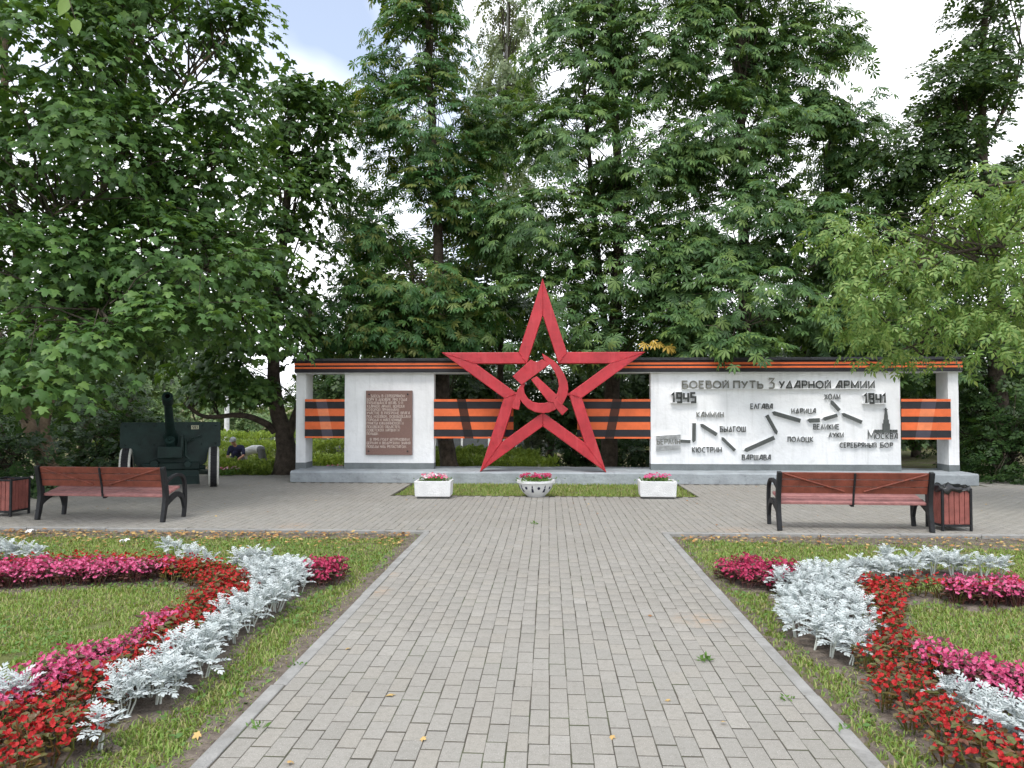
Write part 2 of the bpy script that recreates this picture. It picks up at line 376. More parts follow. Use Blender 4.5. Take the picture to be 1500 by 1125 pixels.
# ================================================================ SETTING: ground, paving, kerbs
PX0, PX1, PE = -1.58, 1.48, 9.40        # path edges, near edge of the cross walk
PLY0, PLY1, PLX0, PLX1, PLH = 15.38, 16.75, -5.36, 8.52, 0.225     # plinth
PATCH = (-2.75, 2.58, 13.25)            # small lawn in front of the plinth: x0, x1, near y
def sstep(a, b, x):
    t = np.clip((x - a) / (b - a), 0, 1); return t * t * (3 - 2 * t)
def ground_z(x, y):
    return -0.03 - 0.7 * sstep(17.2, 24.0, y) * (1 - sstep(3, 9, x))
xs = np.concatenate([[-900, -400, -150, -80, -45], np.arange(-30, 30.1, 0.75), [45, 80, 150, 400, 900]])
ys = np.concatenate([[-200, -60, -20], np.arange(-8, 40.1, 0.75), [50, 70, 110, 200, 420, 900]])
gx, gy = np.meshgrid(xs, ys); gz = ground_z(gx, gy)
nx, ny = len(xs), len(ys)
idx = np.arange(nx * ny).reshape(ny, nx)
T = np.concatenate([np.stack([idx[:-1, :-1], idx[:-1, 1:], idx[1:, 1:]], -1).reshape(-1, 3), np.stack([idx[:-1, :-1], idx[1:, 1:], idx[1:, :-1]], -1).reshape(-1, 3)])
tagit(put('ground', np_mesh('ground', np.stack([gx, gy, gz], -1).reshape(-1, 3), T, M['ground'], True)), kind='structure')

pav = MB()                               # bedding under the pavers
KW = 0.08
for (a, b, c, d) in ((PX0, PX1, -6, PE), (-14, 14, PE, PATCH[2]), (-14, PATCH[0], PATCH[2], 16.9), (PATCH[1], 14, PATCH[2], 16.9)):
    pav.add([(a, c, -0.0018), (b, c, -0.0018), (b, d, -0.0018), (a, d, -0.0018)], [(0, 1, 2, 3)])
path = tagit(pav.build('brick_path', M['joint']), kind='structure')

def brick_mesh():
    w, l, h, c = 0.0950, 0.1895, 0.03, 0.003
    m = MB(); x, y = w / 2, l / 2
    m.v = [(-x, -y, -h), (x, -y, -h), (x, y, -h), (-x, y, -h), (-x, -y, -.0016), (x, -y, -.0016), (x, y, -.0016), (-x, y, -.0016),
           (-x + c, -y + c, 0), (x - c, -y + c, 0), (x - c, y - c, 0), (-x + c, y - c, 0)]
    m.f = [(0, 1, 5, 4), (1, 2, 6, 5), (2, 3, 7, 6), (3, 0, 4, 7), (4, 5, 9, 8), (5, 6, 10, 9), (6, 7, 11, 10), (7, 4, 8, 11), (8, 9, 10, 11)]
    m.m = [0] * 9
    return m
bm = brick_mesh()
BV = np.array(bm.v); BT = []
for f in bm.f: BT += [(f[0], f[1], f[2]), (f[0], f[2], f[3])]
BT = np.array(BT)
bricks = []
PITCHX = 0.1
x = -13.95
k = 0
while x < 14:
    off = 0.1 if k % 2 else 0.0
    y = 2.0 + off + 0.012 * math.sin(k * 1.7)
    while y < 16.9:
        on = False
        if y < PE - 0.0: on = PX0 + KW + 0.045 < x < PX1 - KW - 0.045
        else: on = (PE + 0.17 < y) and not (PATCH[0] - 0.02 < x < PATCH[1] + 0.02 and y > PATCH[2] - 0.08) and not (PLX0 - .05 < x < PLX1 + .05 and y > PLY0 - 0.11)
        if PX0 + KW + 0.045 < x < PX1 - KW - 0.045 and PE - 0.3 < y <= PE + 0.2: on = True
        if on: bricks.append((x, y))
        y += 0.2
    x += PITCHX; k += 1
bricks = np.array(bricks)
vis = (np.abs((bricks[:, 0] + 0.049 * bricks[:, 1]) / bricks[:, 1]) < 0.70) & (bricks[:, 1] > 3.15)
order = np.argsort(np.where(vis, bricks[:, 1], 1e3))
near, far = order[:300], order[300:]
bme = bm.mesh('brick', M['brick'])
for i in near:
    o = put('brick', bme, path, (bricks[i, 0] + rnd.gauss(0, .0012), bricks[i, 1] + rnd.gauss(0, .002), rnd.gauss(.0003, .0003)),
            (rnd.gauss(0, .002), rnd.gauss(0, .003), rnd.gauss(0, .006)))
n = len(far)
tilt = rng.normal(0, 1, (n, 3)) * np.array([.002, .003, .006])
V = np.repeat(BV[None], n, 0)
V = V + np.cross(tilt[:, None, :], V)
V += np.concatenate([bricks[far] + rng.normal(0, .0015, (n, 2)), rng.normal(.0003, .0003, (n, 1))], 1)[:, None, :]
T = BT[None] + (np.arange(n) * len(BV))[:, None, None]
tagit(put('paver_field', np_mesh('paver_field', V.reshape(-1, 3), T.reshape(-1, 3), M['brick']), path), kind='stuff')

kerbs = tagit(put('kerb_edging', None), kind='structure')
def kerb_run(x0, y0, x1, y1, w, top, L=1.0):
    d = Vector((x1 - x0, y1 - y0, 0)); n = max(1, round(d.length / L)); a = math.atan2(d.y, d.x)
    for i in range(n):
        c = Vector((x0, y0, 0)) + d * ((i + .5) / n)
        MB().box((0, 0, 0), (d.length / n - 0.006, w, 0.16)).build('kerb_stone', M['kerb'], kerbs, (c.x + rnd.gauss(0, .002), c.y + rnd.gauss(0, .002), top - .08 + rnd.gauss(0, .003)), (0, rnd.gauss(0, .002), a + rnd.gauss(0, .002)), bevel=.008)
kerb_run(PX0 + KW / 2, 2.2, PX0 + KW / 2, PE, KW, 0.004)
kerb_run(PX1 - KW / 2, 2.2, PX1 - KW / 2, PE, KW, 0.004)
kerb_run(-12.98, PE + .04, PX0 + .08, PE + .04, KW, 0.02)
kerb_run(PX1 - .08, PE + .04, 12.9, PE + .04, KW, 0.02)

# ================================================================ MEMORIAL
# ---- plinth
pl = MB()
prof = [(PLY0, 0), (PLY0, PLH - .03), (PLY0 + .035, PLH), (PLY1, PLH), (PLY1, -.6), (PLY0, -.6)]
nseg = 56
for i in range(nseg + 1):
    xx = PLX0 + (PLX1 - PLX0) * i / nseg
    for (a, b) in prof: pl.v.append((xx, a + (rnd.gauss(0, .004) if b > -.5 else 0), b + (rnd.gauss(0, .004) if b > 0.1 else 0)))
for i in range(nseg):
    for j in range(6):
        k2 = (j + 1) % 6; pl.f.append([i * 6 + j, (i + 1) * 6 + j, (i + 1) * 6 + k2, i * 6 + k2]); pl.m.append(0)
pl.f += [[5, 4, 3, 2, 1, 0], [nseg * 6 + j for j in range(6)]]; pl.m += [0, 0]
tagit(pl.build('memorial_plinth', M['plinth'], smooth=30), 'long low grey concrete plinth running under the star and white walls', 'plinth')
WY = 16.0
TOP = 2.29
def slab(t, x0, x1, y0, y1, band=0.13):
    """white rendered body and the painted grey band at its foot"""
    m = MB(); nx, nz = max(2, int((x1 - x0) / .25)), 9
    h0, h1 = PLH + band, TOP
    vs = []
    for j in range(nz + 1):
        for i in range(nx + 1):
            e = 0.003 if 0 < i < nx and 0 < j < nz else 0.0015
            vs.append((x0 + (x1 - x0) * i / nx + rnd.gauss(0, .0015), y0 + rnd.gauss(0, e), h0 + (h1 - h0) * j / nz))
    fs = [(j * (nx + 1) + i, j * (nx + 1) + i + 1, (j + 1) * (nx + 1) + i + 1, (j + 1) * (nx + 1) + i) for j in range(nz) for i in range(nx)]
    m.add(vs, fs)
    bx = MB().box(((x0 + x1) / 2, (y0 + y1) / 2 + .004, (h0 + h1) / 2), (x1 - x0, y1 - y0 - .006, h1 - h0))
    m.add(bx.v, bx.f)
    m.build('wall', M['white'], t, smooth=40)
    MB().box(((x0 + x1) / 2, (y0 + y1) / 2, PLH + band / 2 - .01), (x1 - x0 + .006, y1 - y0 + .006, band + .02)).build('base_band', M['grey_band'], t)
t_slab = thing('memorial_slab', 'white rendered wall slab carrying the brown inscribed plaque', 'wall')
slab(t_slab, -4.396, -2.46, WY, WY + .22)
t_map = thing('map_wall', 'wide white wall with grey raised lettering, arrows and a tower silhouette', 'wall')
slab(t_map, 2.15, 7.30, WY, WY + .22)
for (x0, x1, lab) in ((-5.46, -5.25, 'narrow white pillar at the left end of the memorial'), (8.27, 8.48, 'narrow white pillar at the right end of the memorial, half under leaves')):
    t = thing('memorial_pillar', lab, 'pillar', group='end pillars of the memorial')
    slab(t, x0, x1, WY, WY + .48)

# ---- beams with ribbon stripes
def beam(x0, x1, lab, cut=0):
    t = thing('roof_beam', lab, 'beam', group='striped roof beams')
    zb, zt = TOP, 2.60
    yf = 15.88
    hs = [('dark_stripe', .0, .075, 'black'), ('orange_stripe', .078, .118, 'orange'), ('dark_stripe', .121, .150, 'black'), ('orange_stripe', .153, .200, 'orange'), ('dark_stripe', .203, .235, 'black')]
    MB().box(((x0 + x1) / 2, yf + .36, zb + .11), (x1 - x0 - .01, .68, .219)).build('beam_core', M['roof'], t)
    for (n, a, b, c) in hs:
        MB().box(((x0 + x1) / 2, yf - .004 - .004 * (c == 'orange'), zb + .002 + (a + b) / 2), (x1 - x0, .03, b - a)).build(n, M[c], t, bevel=.004)
    MB().box(((x0 + x1) / 2, yf + .34, zb + .27), (x1 - x0 + .06, .8, .06)).build('roof_edge', M['roof'], t, bevel=.008)
    MB().box(((x0 + x1) / 2, yf + .345, zb - .008), (x1 - x0 - .004, .66, .014)).build('soffit_strip', M['white'], t)
beam(-5.46, -1.55, 'orange and black striped beam on the left pillar and plaque slab')
beam(1.30, 8.50, 'orange and black striped beam over the map wall, leaves drooping on it')

# ---- folded ribbon panels (orange and black), each fold a slanted facet
def ribbon(x0, x1, fold, w, slant, dy, lab, dark):
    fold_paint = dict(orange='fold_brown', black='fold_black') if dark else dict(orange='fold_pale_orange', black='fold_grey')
    t = thing('ribbon_panel', lab, 'panel', group='folded striped ribbon panels')
    z0, z1, yf = 0.885, 1.722, 15.955
    edges = [0, .032, .20, .36, .50, .66, .80, .955, 1.0]       # from the bottom
    cols = ['orange', 'black', None, None]
    bands = [(0, .045, 'orange'), (.045, .225, 'black'), (.225, .42, 'orange'), (.42, .565, 'black'), (.565, .755, 'orange'), (.755, .935, 'black'), (.935, 1, 'orange')]
    def yx(x, z):
        s = slant * (z - (z0 + z1) / 2)
        a, b = fold + s - w / 2, fold + s + w / 2
        return a, b
    for (a, b, c) in bands:
        m = MB(); za, zb = z0 + (z1 - z0) * a + .001, z0 + (z1 - z0) * b - .001
        r = []
        for z in (za, zb):
            p, q = yx(0, z)
            r.append([(x0, yf, z), (p, yf, z), (q, yf + dy, z), (x1, yf + dy, z)])
        off = -.003 if c == 'orange' else 0
        vs = [(v[0], v[1] + off, v[2]) for v in r[0] + r[1]] + [(v[0], v[1] + .02, v[2]) for v in r[0] + r[1]]
        fs = []
        for i in range(3):
            fs += [(i, i + 1, 5 + i, 4 + i), (8 + i, 12 + i, 13 + i, 9 + i), (4 + i, 5 + i, 13 + i, 12 + i), (i, 8 + i, 9 + i, i + 1)]
        fs += [(0, 4, 12, 8), (3, 11, 15, 7)]
        m.add(vs, fs)
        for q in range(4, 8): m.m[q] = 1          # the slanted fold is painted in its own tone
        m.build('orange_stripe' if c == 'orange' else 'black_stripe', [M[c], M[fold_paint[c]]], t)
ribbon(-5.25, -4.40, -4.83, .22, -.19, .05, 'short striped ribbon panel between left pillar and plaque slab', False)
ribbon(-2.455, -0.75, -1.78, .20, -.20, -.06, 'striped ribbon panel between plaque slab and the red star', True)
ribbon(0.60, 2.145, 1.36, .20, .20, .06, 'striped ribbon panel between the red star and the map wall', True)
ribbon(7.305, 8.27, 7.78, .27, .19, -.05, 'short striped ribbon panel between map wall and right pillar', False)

# ---- lettering: a stroke alphabet in the hand-cut poster style of the wall (unit height)
A = {}
def circ(cx, cy, rx, ry, a0, a1, n=10):
    return [(cx + rx * math.cos(R(a0 + (a1 - a0) * i / n)), cy + ry * math.sin(R(a0 + (a1 - a0) * i / n))) for i in range(n + 1)]
A['А'] = (.62, [[(0, 0), (.36, 1), (.56, 1), (.56, 0)], [(.13, .32), (.56, .32)]])
A['Б'] = (.58, [[(.54, 1), (.05, 1), (.05, 0), (.42, 0), (.54, .12), (.54, .42), (.42, .54), (.05, .54)]])
A['В'] = (.56, [[(.05, 0), (.05, 1), (.38, 1), (.48, .9), (.48, .66), (.38, .55), (.05, .55)], [(.38, .55), (.52, .44), (.52, .1), (.42, 0), (.05, 0)]])
A['Г'] = (.48, [[(.05, 0), (.05, 1), (.46, 1)]])
A['Д'] = (.70, [[(.02, .05), (.40, 1), (.60, .05)], [(0, .05), (.66, .05)]])
A['Е'] = (.52, [[(.48, 1), (.05, 1), (.05, 0), (.48, 0)], [(.05, .52), (.42, .52)]])
A['Ж'] = (.86, [[(.42, 0), (.42, 1)], [(.02, 1), (.40, .5), (.02, 0)], [(.82, 1), (.44, .5), (.82, 0)]])
A['З'] = (.50, [[(.04, 1), (.46, 1), (.22, .58), (.36, .55), (.46, .44), (.46, .12), (.36, 0), (.04, 0)]])
A['И'] = (.62, [[(.05, 1), (.05, 0), (.56, 1), (.56, 0)]])
A['Й'] = (.62, [[(.05, 1), (.05, 0), (.56, 1), (.56, 0)], [(.20, 1.04), (.40, 1.04)]])
A['К'] = (.56, [[(.05, 0), (.05, 1)], [(.52, 1), (.10, .5), (.52, 0)]])
A['Л'] = (.60, [[(.02, 0), (.30, 1), (.57, 0)]])
A['М'] = (.74, [[(.05, 0), (.05, 1), (.36, .2), (.68, 1), (.68, 0)]])
A['Н'] = (.60, [[(.05, 0), (.05, 1)], [(.55, 0), (.55, 1)], [(.05, .5), (.55, .5)]])
A['О'] = (.78, [circ(.39, .5, .35, .48, 0, 360, 20)])
A['П'] = (.60, [[(.05, 0), (.05, 1), (.55, 1), (.55, 0)]])
A['Р'] = (.54, [[(.05, 0), (.05, 1), (.40, 1), (.50, .9), (.50, .55), (.40, .44), (.05, .44)]])
A['С'] = (.62, [circ(.38, .5, .34, .48, 55, 305, 14)])
A['Т'] = (.56, [[(.28, 0), (.28, 1)], [(0, 1), (.56, 1)]])
A['У'] = (.56, [[(.02, 1), (.29, .36)], [(.54, 1), (.16, 0)]])
A['Х'] = (.58, [[(.02, 0), (.56, 1)], [(.02, 1), (.56, 0)]])
A['Ц'] = (.66, [[(.05, 1), (.05, 0), (.62, 0), (.62, -.14)], [(.52, 0), (.52, 1)]])
A['Ч'] = (.54, [[(.05, 1), (.05, .5), (.5, .5)], [(.5, 0), (.5, 1)]])
A['Ш'] = (.80, [[(.05, 1), (.05, 0), (.74, 0), (.74, 1)], [(.395, 0), (.395, 1)]])
A['Щ'] = (.86, [[(.05, 1), (.05, 0), (.82, 0), (.82, -.14)], [(.38, 0), (.38, 1)], [(.71, 0), (.71, 1)]])
A['Ы'] = (.76, [[(.05, 1), (.05, 0), (.36, 0), (.45, .1), (.45, .42), (.36, .52), (.05, .52)], [(.70, 0), (.70, 1)]])
A['Ь'] = (.52, [[(.05, 1), (.05, 0), (.38, 0), (.48, .1), (.48, .42), (.38, .52), (.05, .52)]])
A['Ю'] = (.94, [[(.05, 0), (.05, 1)], [(.05, .5), (.26, .5)], circ(.58, .5, .30, .48, 0, 360, 18)])
A['Я'] = (.56, [[(.50, 0), (.50, 1), (.14, 1), (.05, .9), (.05, .56), (.14, .46), (.50, .46)], [(.30, .46), (.02, 0)]])
A['1'] = (.30, [[(.02, .78), (.20, 1), (.20, 0)]])
A['3'] = (.54, [[(.04, 1), (.48, 1), (.22, .60), (.38, .56), (.48, .44), (.48, .12), (.38, 0), (.04, 0)]])
A['4'] = (.56, [[(.05, 1), (.05, .42), (.52, .42)], [(.48, 1), (.48, 0)]])
A['5'] = (.54, [[(.48, 1), (.06, 1), (.06, .55), (.48, .55), (.48, 0), (.04, 0)]])
A['9'] = (.54, [[(.48, .46), (.06, .46), (.06, 1), (.48, 1), (.48, 0), (.06, 0)]])
A[','] = (.22, [[(.12, .1), (.05, -.14)]])
A['.'] = (.22, [[(.10, 0), (.10, .09)]])
A['-'] = (.40, [[(.06, .48), (.34, .48)]])
A[' '] = (.34, [])
def width(s, gap): return sum(A[c][0] for c in s) + gap * (len(s) - 1)
def stroke(m, pts, t, y0, y1, mf=0, ms=1):
    """one bent stroke of thickness t as a solid bar, mitred at the bends"""
    n = len(pts); closed = n > 3 and abs(pts[0][0] - pts[-1][0]) + abs(pts[0][1] - pts[-1][1]) < 1e-6
    if closed: pts = pts[:-1]; n -= 1
    L, Rr = [], []
    for i in range(n):
        p = Vector(pts[i])
        a = (p - Vector(pts[i - 1])).normalized() if (i > 0 or closed) else None
        b = (Vector(pts[(i + 1) % n]) - p).normalized() if (i < n - 1 or closed) else None
        if a is None: a = b
        if b is None: b = a
        na, nb = Vector((-a.y, a.x)), Vector((-b.y, b.x))
        mi = (na + nb)
        if mi.length < .35: mi = na
        mi = mi.normalized(); s = min(1.7, 1 / max(.35, mi.dot(na)))
        L.append(p + mi * t / 2 * s); Rr.append(p - mi * t / 2 * s)
    k = n if closed else n - 1
    for i in range(k):
        j = (i + 1) % n
        q = [Rr[i], Rr[j], L[j], L[i]]
        vs = [(v.x, y0, v.y) for v in q] + [(v.x, y1, v.y) for v in q]
        m.add(vs, [(0, 1, 2, 3)], mf)
        b = len(m.v) - 8
        for f in ((1, 0, 4, 5), (3, 2, 6, 7)): m.f.append([b + i2 for i2 in f]); m.m.append(ms)
        if not closed and i == 0: m.f.append([b + 0, b + 3, b + 7, b + 4]); m.m.append(ms)
        if not closed and i == k - 1: m.f.append([b + 2, b + 1, b + 5, b + 6]); m.m.append(ms)
def glyph(c, h, sx, t, y0, y1):
    m = MB()
    for q, st in enumerate(A[c][1]):
        stroke(m, [(p[0] * h * sx, p[1] * h) for p in st], t, y0 - .0012 * q, y1)
    return m
def word(parent, s, x0, x1, zb, h, t, y0, y1, mats, split=False, name='letters', gap=.16):
    sx = (x1 - x0) / (width(s, gap) * h); cx = x0; allm = MB()
    for c in s:
        if A[c][1]:
            m = glyph(c, h, sx, t, y0, y1)
            if split: m.build('letter', mats, parent, (cx, 0, zb))
            else:
                allm.add([(v[0] + cx, v[1], v[2] + zb) for v in m.v], [], 0); b = len(allm.v) - len(m.v)
                for f, mm in zip(m.f, m.m): allm.f.append([b + i for i in f]); allm.m.append(mm)
        cx += (A[c][0] + gap) * h * sx
    if not split: return allm.build(name, mats, parent)
FY = WY - .012                           # front of the wall face, with the render's unevenness
def wp(zx, zy): p = W(920 + zx / 2.7778, 480 + zy / 2.7778, WY - .03); return p.x, p.z
LM, LW = [M['letter_face'], M['letter_side']], [M['letter_worn'], M['letter_side']]
def wtext(s, zx0, zx1, zy_top, zy_bot, t, depth, mats, split=False, name='word'):
    x0, zt = wp(zx0, zy_top); x1, zb = wp(zx1, zy_bot)
    return word(t_map, s, x0, x1, zb, zt - zb, t, WY - .02 - depth, WY + .004, mats, split, name)
tx0, tz1 = wp(216, 216); tx1, tz0 = wp(1000, 248)
def title(s, zx0, zx1, mats, top=218):
    wtext(s, zx0, zx1, top, 246, .032, .055, mats, True)
title('БОЕВОЙ', 218, 408, LW); title('ПУТЬ', 426, 547, LW); title('3', 568, 594, LW, 207); title('УДАРНОЙ', 612, 822, LM); title('АРМИИ', 842, 1000, LM)
for (a, b) in ((218, 1000),):            # ledge the letters stand on
    x0, z0 = wp(a, 249); x1, _ = wp(b, 249)
    MB().box(((x0 + x1) / 2, WY - .035, z0), (x1 - x0, .07, .014)).build('letter_ledge', M['letter_side'], t_map)
for (s, a, b, c, d, mt) in (('1945', 176, 274, 266, 303, LM), ('1941', 955, 1044, 270, 306, LM)):
    wtext(s, a, b, c, d, .042, .075, mt, True)
    x0, z0 = wp(a, d + 3); x1, _ = wp(b, d)
    MB().box(((x0 + x1) / 2, WY - .045, z0), (x1 - x0 + .03, .09, .014)).build('letter_ledge', M['letter_side'], t_map)
for (s, a, b, c, d) in (('КАММИН', 278, 388, 343, 364), ('БЫДГОШ', 373, 478, 402, 423), ('БЕРЛИН', 116, 211, 453, 474), ('КЮСТРИН', 260, 380, 486, 507),
                        ('ВАРШАВА', 462, 580, 517, 538), ('ЕЛГАВА', 497, 588, 310, 330), ('ИДРИЦА', 663, 763, 329, 348), ('ПОЛОЦК', 648, 752, 444, 464),
                        ('ХОЛМ', 798, 862, 270, 291), ('ВЕЛИКИЕ', 752, 858, 393, 413), ('ЛУКИ', 815, 876, 427, 446), ('СЕРЕБРЯНЫЙ', 860, 1010, 468, 487), ('БОР', 1024, 1076, 468, 487), ('ОСКВА', 1004, 1096, 430, 452)):
    wtext(s, a, b, c, d, .017, .03, LW if s in ('КАММИН', 'БЕРЛИН') else LM)
wtext('М', 973, 1003, 416, 452, .02, .03, LM)
def plate(name, pts, mats, depth=.035):
    MB().prism([wp(*p) for p in pts], WY - .02 - depth, WY + .004, 0, 1).build(name, mats, t_map)
AR, AW = [M['arrow'], M['letter_side']], [M['arrow_worn'], M['letter_side']]
def arrow(tail, head, w, mats=AR, point=.6):
    tx, ty = tail; hx, hy = head; L = math.hypot(hx - tx, hy - ty); ux, uy = (hx - tx) / L, (hy - ty) / L; px, py = -uy * w / 2, ux * w / 2
    bx, by = hx - ux * w * point, hy - uy * w * point
    o = .35 if point else 0
    plate('arrow', [(tx + px, ty + py), (bx + px, by + py), (hx + px * .3, hy + py * .3), (bx - px, by - py), (tx - px, ty - py)], mats)
arrow((950, 385), (866, 350), 15); arrow((858, 337), (820, 296), 16); arrow((850, 356), (788, 374), 15); arrow((779, 376), (726, 378), 17)
arrow((700, 379), (583, 345), 17); arrow((563, 356), (606, 434), 15); arrow((594, 447), (470, 502), 17); arrow((434, 500), (378, 446), 13)
arrow((360, 435), (292, 393), 15); arrow((268, 388), (267, 468), 15); arrow((253, 463), (212, 461), 13, AR, 0.1)
plate('flag_plate', [(114, 440), (213, 434), (213, 448), (114, 455)], AW); plate('flag_plate', [(114, 479), (213, 478), (213, 494), (114, 502)], AW)
tw = [(1006, 430), (1006, 415), (1012, 415), (1012, 421), (1017, 421), (1017, 415), (1023, 415), (1023, 421), (1028, 421), (1028, 415), (1033, 415), (1033, 421), (1037, 421), (1037, 390), (1041, 390), (1041, 374), (1044, 374), (1044, 360), (1048, 336),
      (1043, 333), (1048, 331), (1049.5, 326), (1051, 331), (1056, 333), (1052, 336), (1056, 360), (1056, 374), (1060, 374), (1060, 390), (1064, 390), (1064, 421), (1069, 421), (1069, 415), (1074, 415), (1074, 421), (1079, 421), (1079, 415), (1084, 415), (1084, 421), (1089, 421), (1089, 415), (1095, 415), (1095, 427), (1006, 427)]
plate('tower_silhouette', tw[1:], [M['arrow'], M['arrow']], .03)

# ---- plaque
def sp(zx, zy): p = W(500 + zx / 7.03, 530 + zy / 7.03, WY - .06); return p.x, p.z
x0, z1 = sp(254, 296); x1, z0 = sp(728, 960)
plq = MB().box(((x0 + x1) / 2, WY - .03, (z0 + z1) / 2), (x1 - x0, .075, z1 - z0)).build('plaque', M['granite'], t_slab, bevel=.006)
for (a, b) in ((288, 334), (684, 334), (282, 920), (682, 920)):
    p = sp(a, b); MB().lathe([(.0, -.022), (.016, -.018), (.02, 0)], 12, (p[0], WY - .066, p[1]), axis='Y').build('bolt', M['bolt'], plq, smooth=40)
lines = [('ЗДЕСЬ В СЕРЕБРЯНОМ', 302, 655, 352), ('БОРУ В ДЕКАБРЕ 1941 ГОДА', 264, 675, 389), ('РАЗМЕЩАЛСЯ ШТАБ 3-Й', 266, 636, 423), ('УДАРНОЙ АРМИИ, ВОЙСКА', 264, 648, 459), ('КОТОРОЙ ПРИНИМАЛИ', 262, 594, 493), ('УЧАСТИЕ В РАЗГРОМЕ ВРАГА', 262, 704, 527),
         ('ПОД МОСКВОЙ, ОСВОБОЖДАЛИ', 262, 714, 563), ('ГОРОДА И НАСЕЛЕННЫЕ', 262, 624, 598), ('ПУНКТЫ КАЛИНИНСКОЙ И', 262, 640, 633), ('ПСКОВСКОЙ ОБЛАСТЕЙ,', 262, 608, 669), ('СОВЕТСКОЙ ЛАТВИИ И', 262, 598, 704), ('ПОЛЬШИ.', 262, 388, 740),
         ('В 1945 ГОДУ ШТУРМОВАЛИ', 296, 704, 799), ('БЕРЛИН И ВОДРУЗИЛИ ЗНАМЯ', 262, 712, 836), ('ПОБЕДЫ НАД РЕЙХСТАГОМ.', 262, 676, 873)]
for (s, a, b, y) in lines:
    xa, zt = sp(a, y - 13); xb, zb = sp(b, y + 13)
    word(plq, s, xa, xb, zb, zt - zb, .0085, WY - .072, WY - .066, [M['plaque_text'], M['plaque_text']], False, 'inscription_line')

# ---- red star with hammer and sickle
SR, SY = 2.205, 15.40
SC = Vector((-0.125, 0, 4.205 - 2.205))
t_star = thing('red_star', 'large red metal five-pointed star frame standing on the plinth', 'star', (SC.x, SY, 0))
cz = SC.z
def sv(r, i): a = R(90 - 36 * i); return (r * math.cos(a), cz + r * math.sin(a))
kk = .382; hole = .655
for i in range(10):
    ro = [SR if j % 2 == 0 else SR * kk for j in (i, i + 1)]
    q = [sv(ro[0], i), sv(ro[1], i + 1), sv(ro[1] * hole, i + 1), sv(ro[0] * hole, i)]
    c = Vector((sum(p[0] for p in q) / 4, sum(p[1] for p in q) / 4))
    q = [tuple(c + (Vector(p) - c) * .9975) for p in q]
    m = MB(); yo = rnd.uniform(-.002, .002)
    m.prism(q, yo, .30)
    m.build('star_plate', M['red'], t_star, bevel=.012)
for i in range(10):
    ro = SR if i % 2 == 0 else SR * kk; a, b = Vector(sv(ro * .985, i)), Vector(sv(ro * hole * 1.01, i)); nb = 14
    MB().tube([(a.lerp(b, j / nb).x + rnd.gauss(0, .004), -.001 + rnd.gauss(0, .002), a.lerp(b, j / nb).y + rnd.gauss(0, .004)) for j in range(nb + 1)], [.009 + rnd.uniform(-.002, .003) for j in range(nb + 1)], 6).build('weld_seam', M['red'], t_star, smooth=60)
def ep(zx, zy): p = W(640 + zx / 3.75, 400 + zy / 3.75, SY - .08); return (p.x - SC.x, p.z)
emb = put('hammer_and_sickle', None, t_star)
emb['label'] = 'red hammer and sickle emblem in the middle of the star'
sick_out = [(577, 441), (600, 455), (640, 480), (672, 512), (700, 556), (718, 600), (722, 640), (714, 676), (694, 716), (655, 748), (618, 766), (580, 770), (540, 764), (500, 744), (470, 714), (456, 694), (459, 712), (450, 752), (412, 744), (414, 716), (434, 668), (446, 634), (462, 612)]
sick_in = [(486, 606), (477, 630), (482, 660), (500, 688), (528, 708), (560, 714), (594, 713), (622, 702), (645, 684), (662, 655), (670, 620), (664, 582), (645, 540), (620, 502), (600, 486), (588, 476)]
MB().prism([ep(*p) for p in sick_out + sick_in], -.10, .02).build('sickle', M['red'], emb, bevel=.008)
MB().prism([ep(*p) for p in [(415, 568), (517, 475), (530, 484), (548, 488), (562, 484), (578, 474), (622, 500), (466, 615)]], -.13, .02).build('hammer_head', M['red'], emb, bevel=.008)
MB().prism([ep(*p) for p in [(516, 585), (548, 566), (662, 672), (650, 690), (722, 748), (688, 782), (652, 740), (640, 712), (610, 706)]], -.115, .02).build('hammer_handle', M['red'], emb, bevel=.008)
for (a, b) in ((444, 660), (716, 665)):  # brackets tying the emblem to the star
    p = ep(a, b); MB().box((p[0], .02, p[1]), (.16, .05, .05)).build('bracket', M['red'], emb)

# ================================================================ BENCHES AND BINS
def flat_bar(path, wid):
    """outline of a bar of varying width along a bent path, in (y, z); the path is smoothed first"""
    P = [Vector(p) for p in path]; pts, ws = [], []
    n = len(P)
    for i in range(n - 1):
        p0, p1, p2, p3 = P[max(i - 1, 0)], P[i], P[i + 1], P[min(i + 2, n - 1)]
        for s in range(5):
            t = s / 5
            pts.append(.5 * ((2 * p1) + (-p0 + p2) * t + (2 * p0 - 5 * p1 + 4 * p2 - p3) * t * t + (-p0 + 3 * p1 - 3 * p2 + p3) * t ** 3)); ws.append(wid[i] * (1 - t) + wid[i + 1] * t)
    pts.append(P[-1]); ws.append(wid[-1])
    L, Q = [], []
    for i, p in enumerate(pts):
        d = (pts[min(i + 1, len(pts) - 1)] - pts[max(i - 1, 0)]).normalized(); q = Vector((-d.y, d.x)) * ws[i] / 2
        L.append(tuple(p + q)); Q.append(tuple(p - q))
    return L, Q
def bar_mesh(m, path, wid, x0, x1):
    L, Q = flat_bar(path, wid); n = len(L)
    vs = [(x, p[0], p[1]) for x in (x0, x1) for p in L + Q]
    fs = []
    for i in range(n - 1):
        a, b, c, d = i, i + 1, n + i + 1, n + i
        fs += [(a, d, c, b), (2 * n + a, 2 * n + b, 2 * n + c, 2 * n + d), (a, b, 2 * n + b, 2 * n + a), (d, 2 * n + d, 2 * n + c, c)]
    fs += [(0, 2 * n, 3 * n, n), (n - 1, 2 * n - 1, 4 * n - 1, 3 * n - 1)]
    m.add(vs, fs)
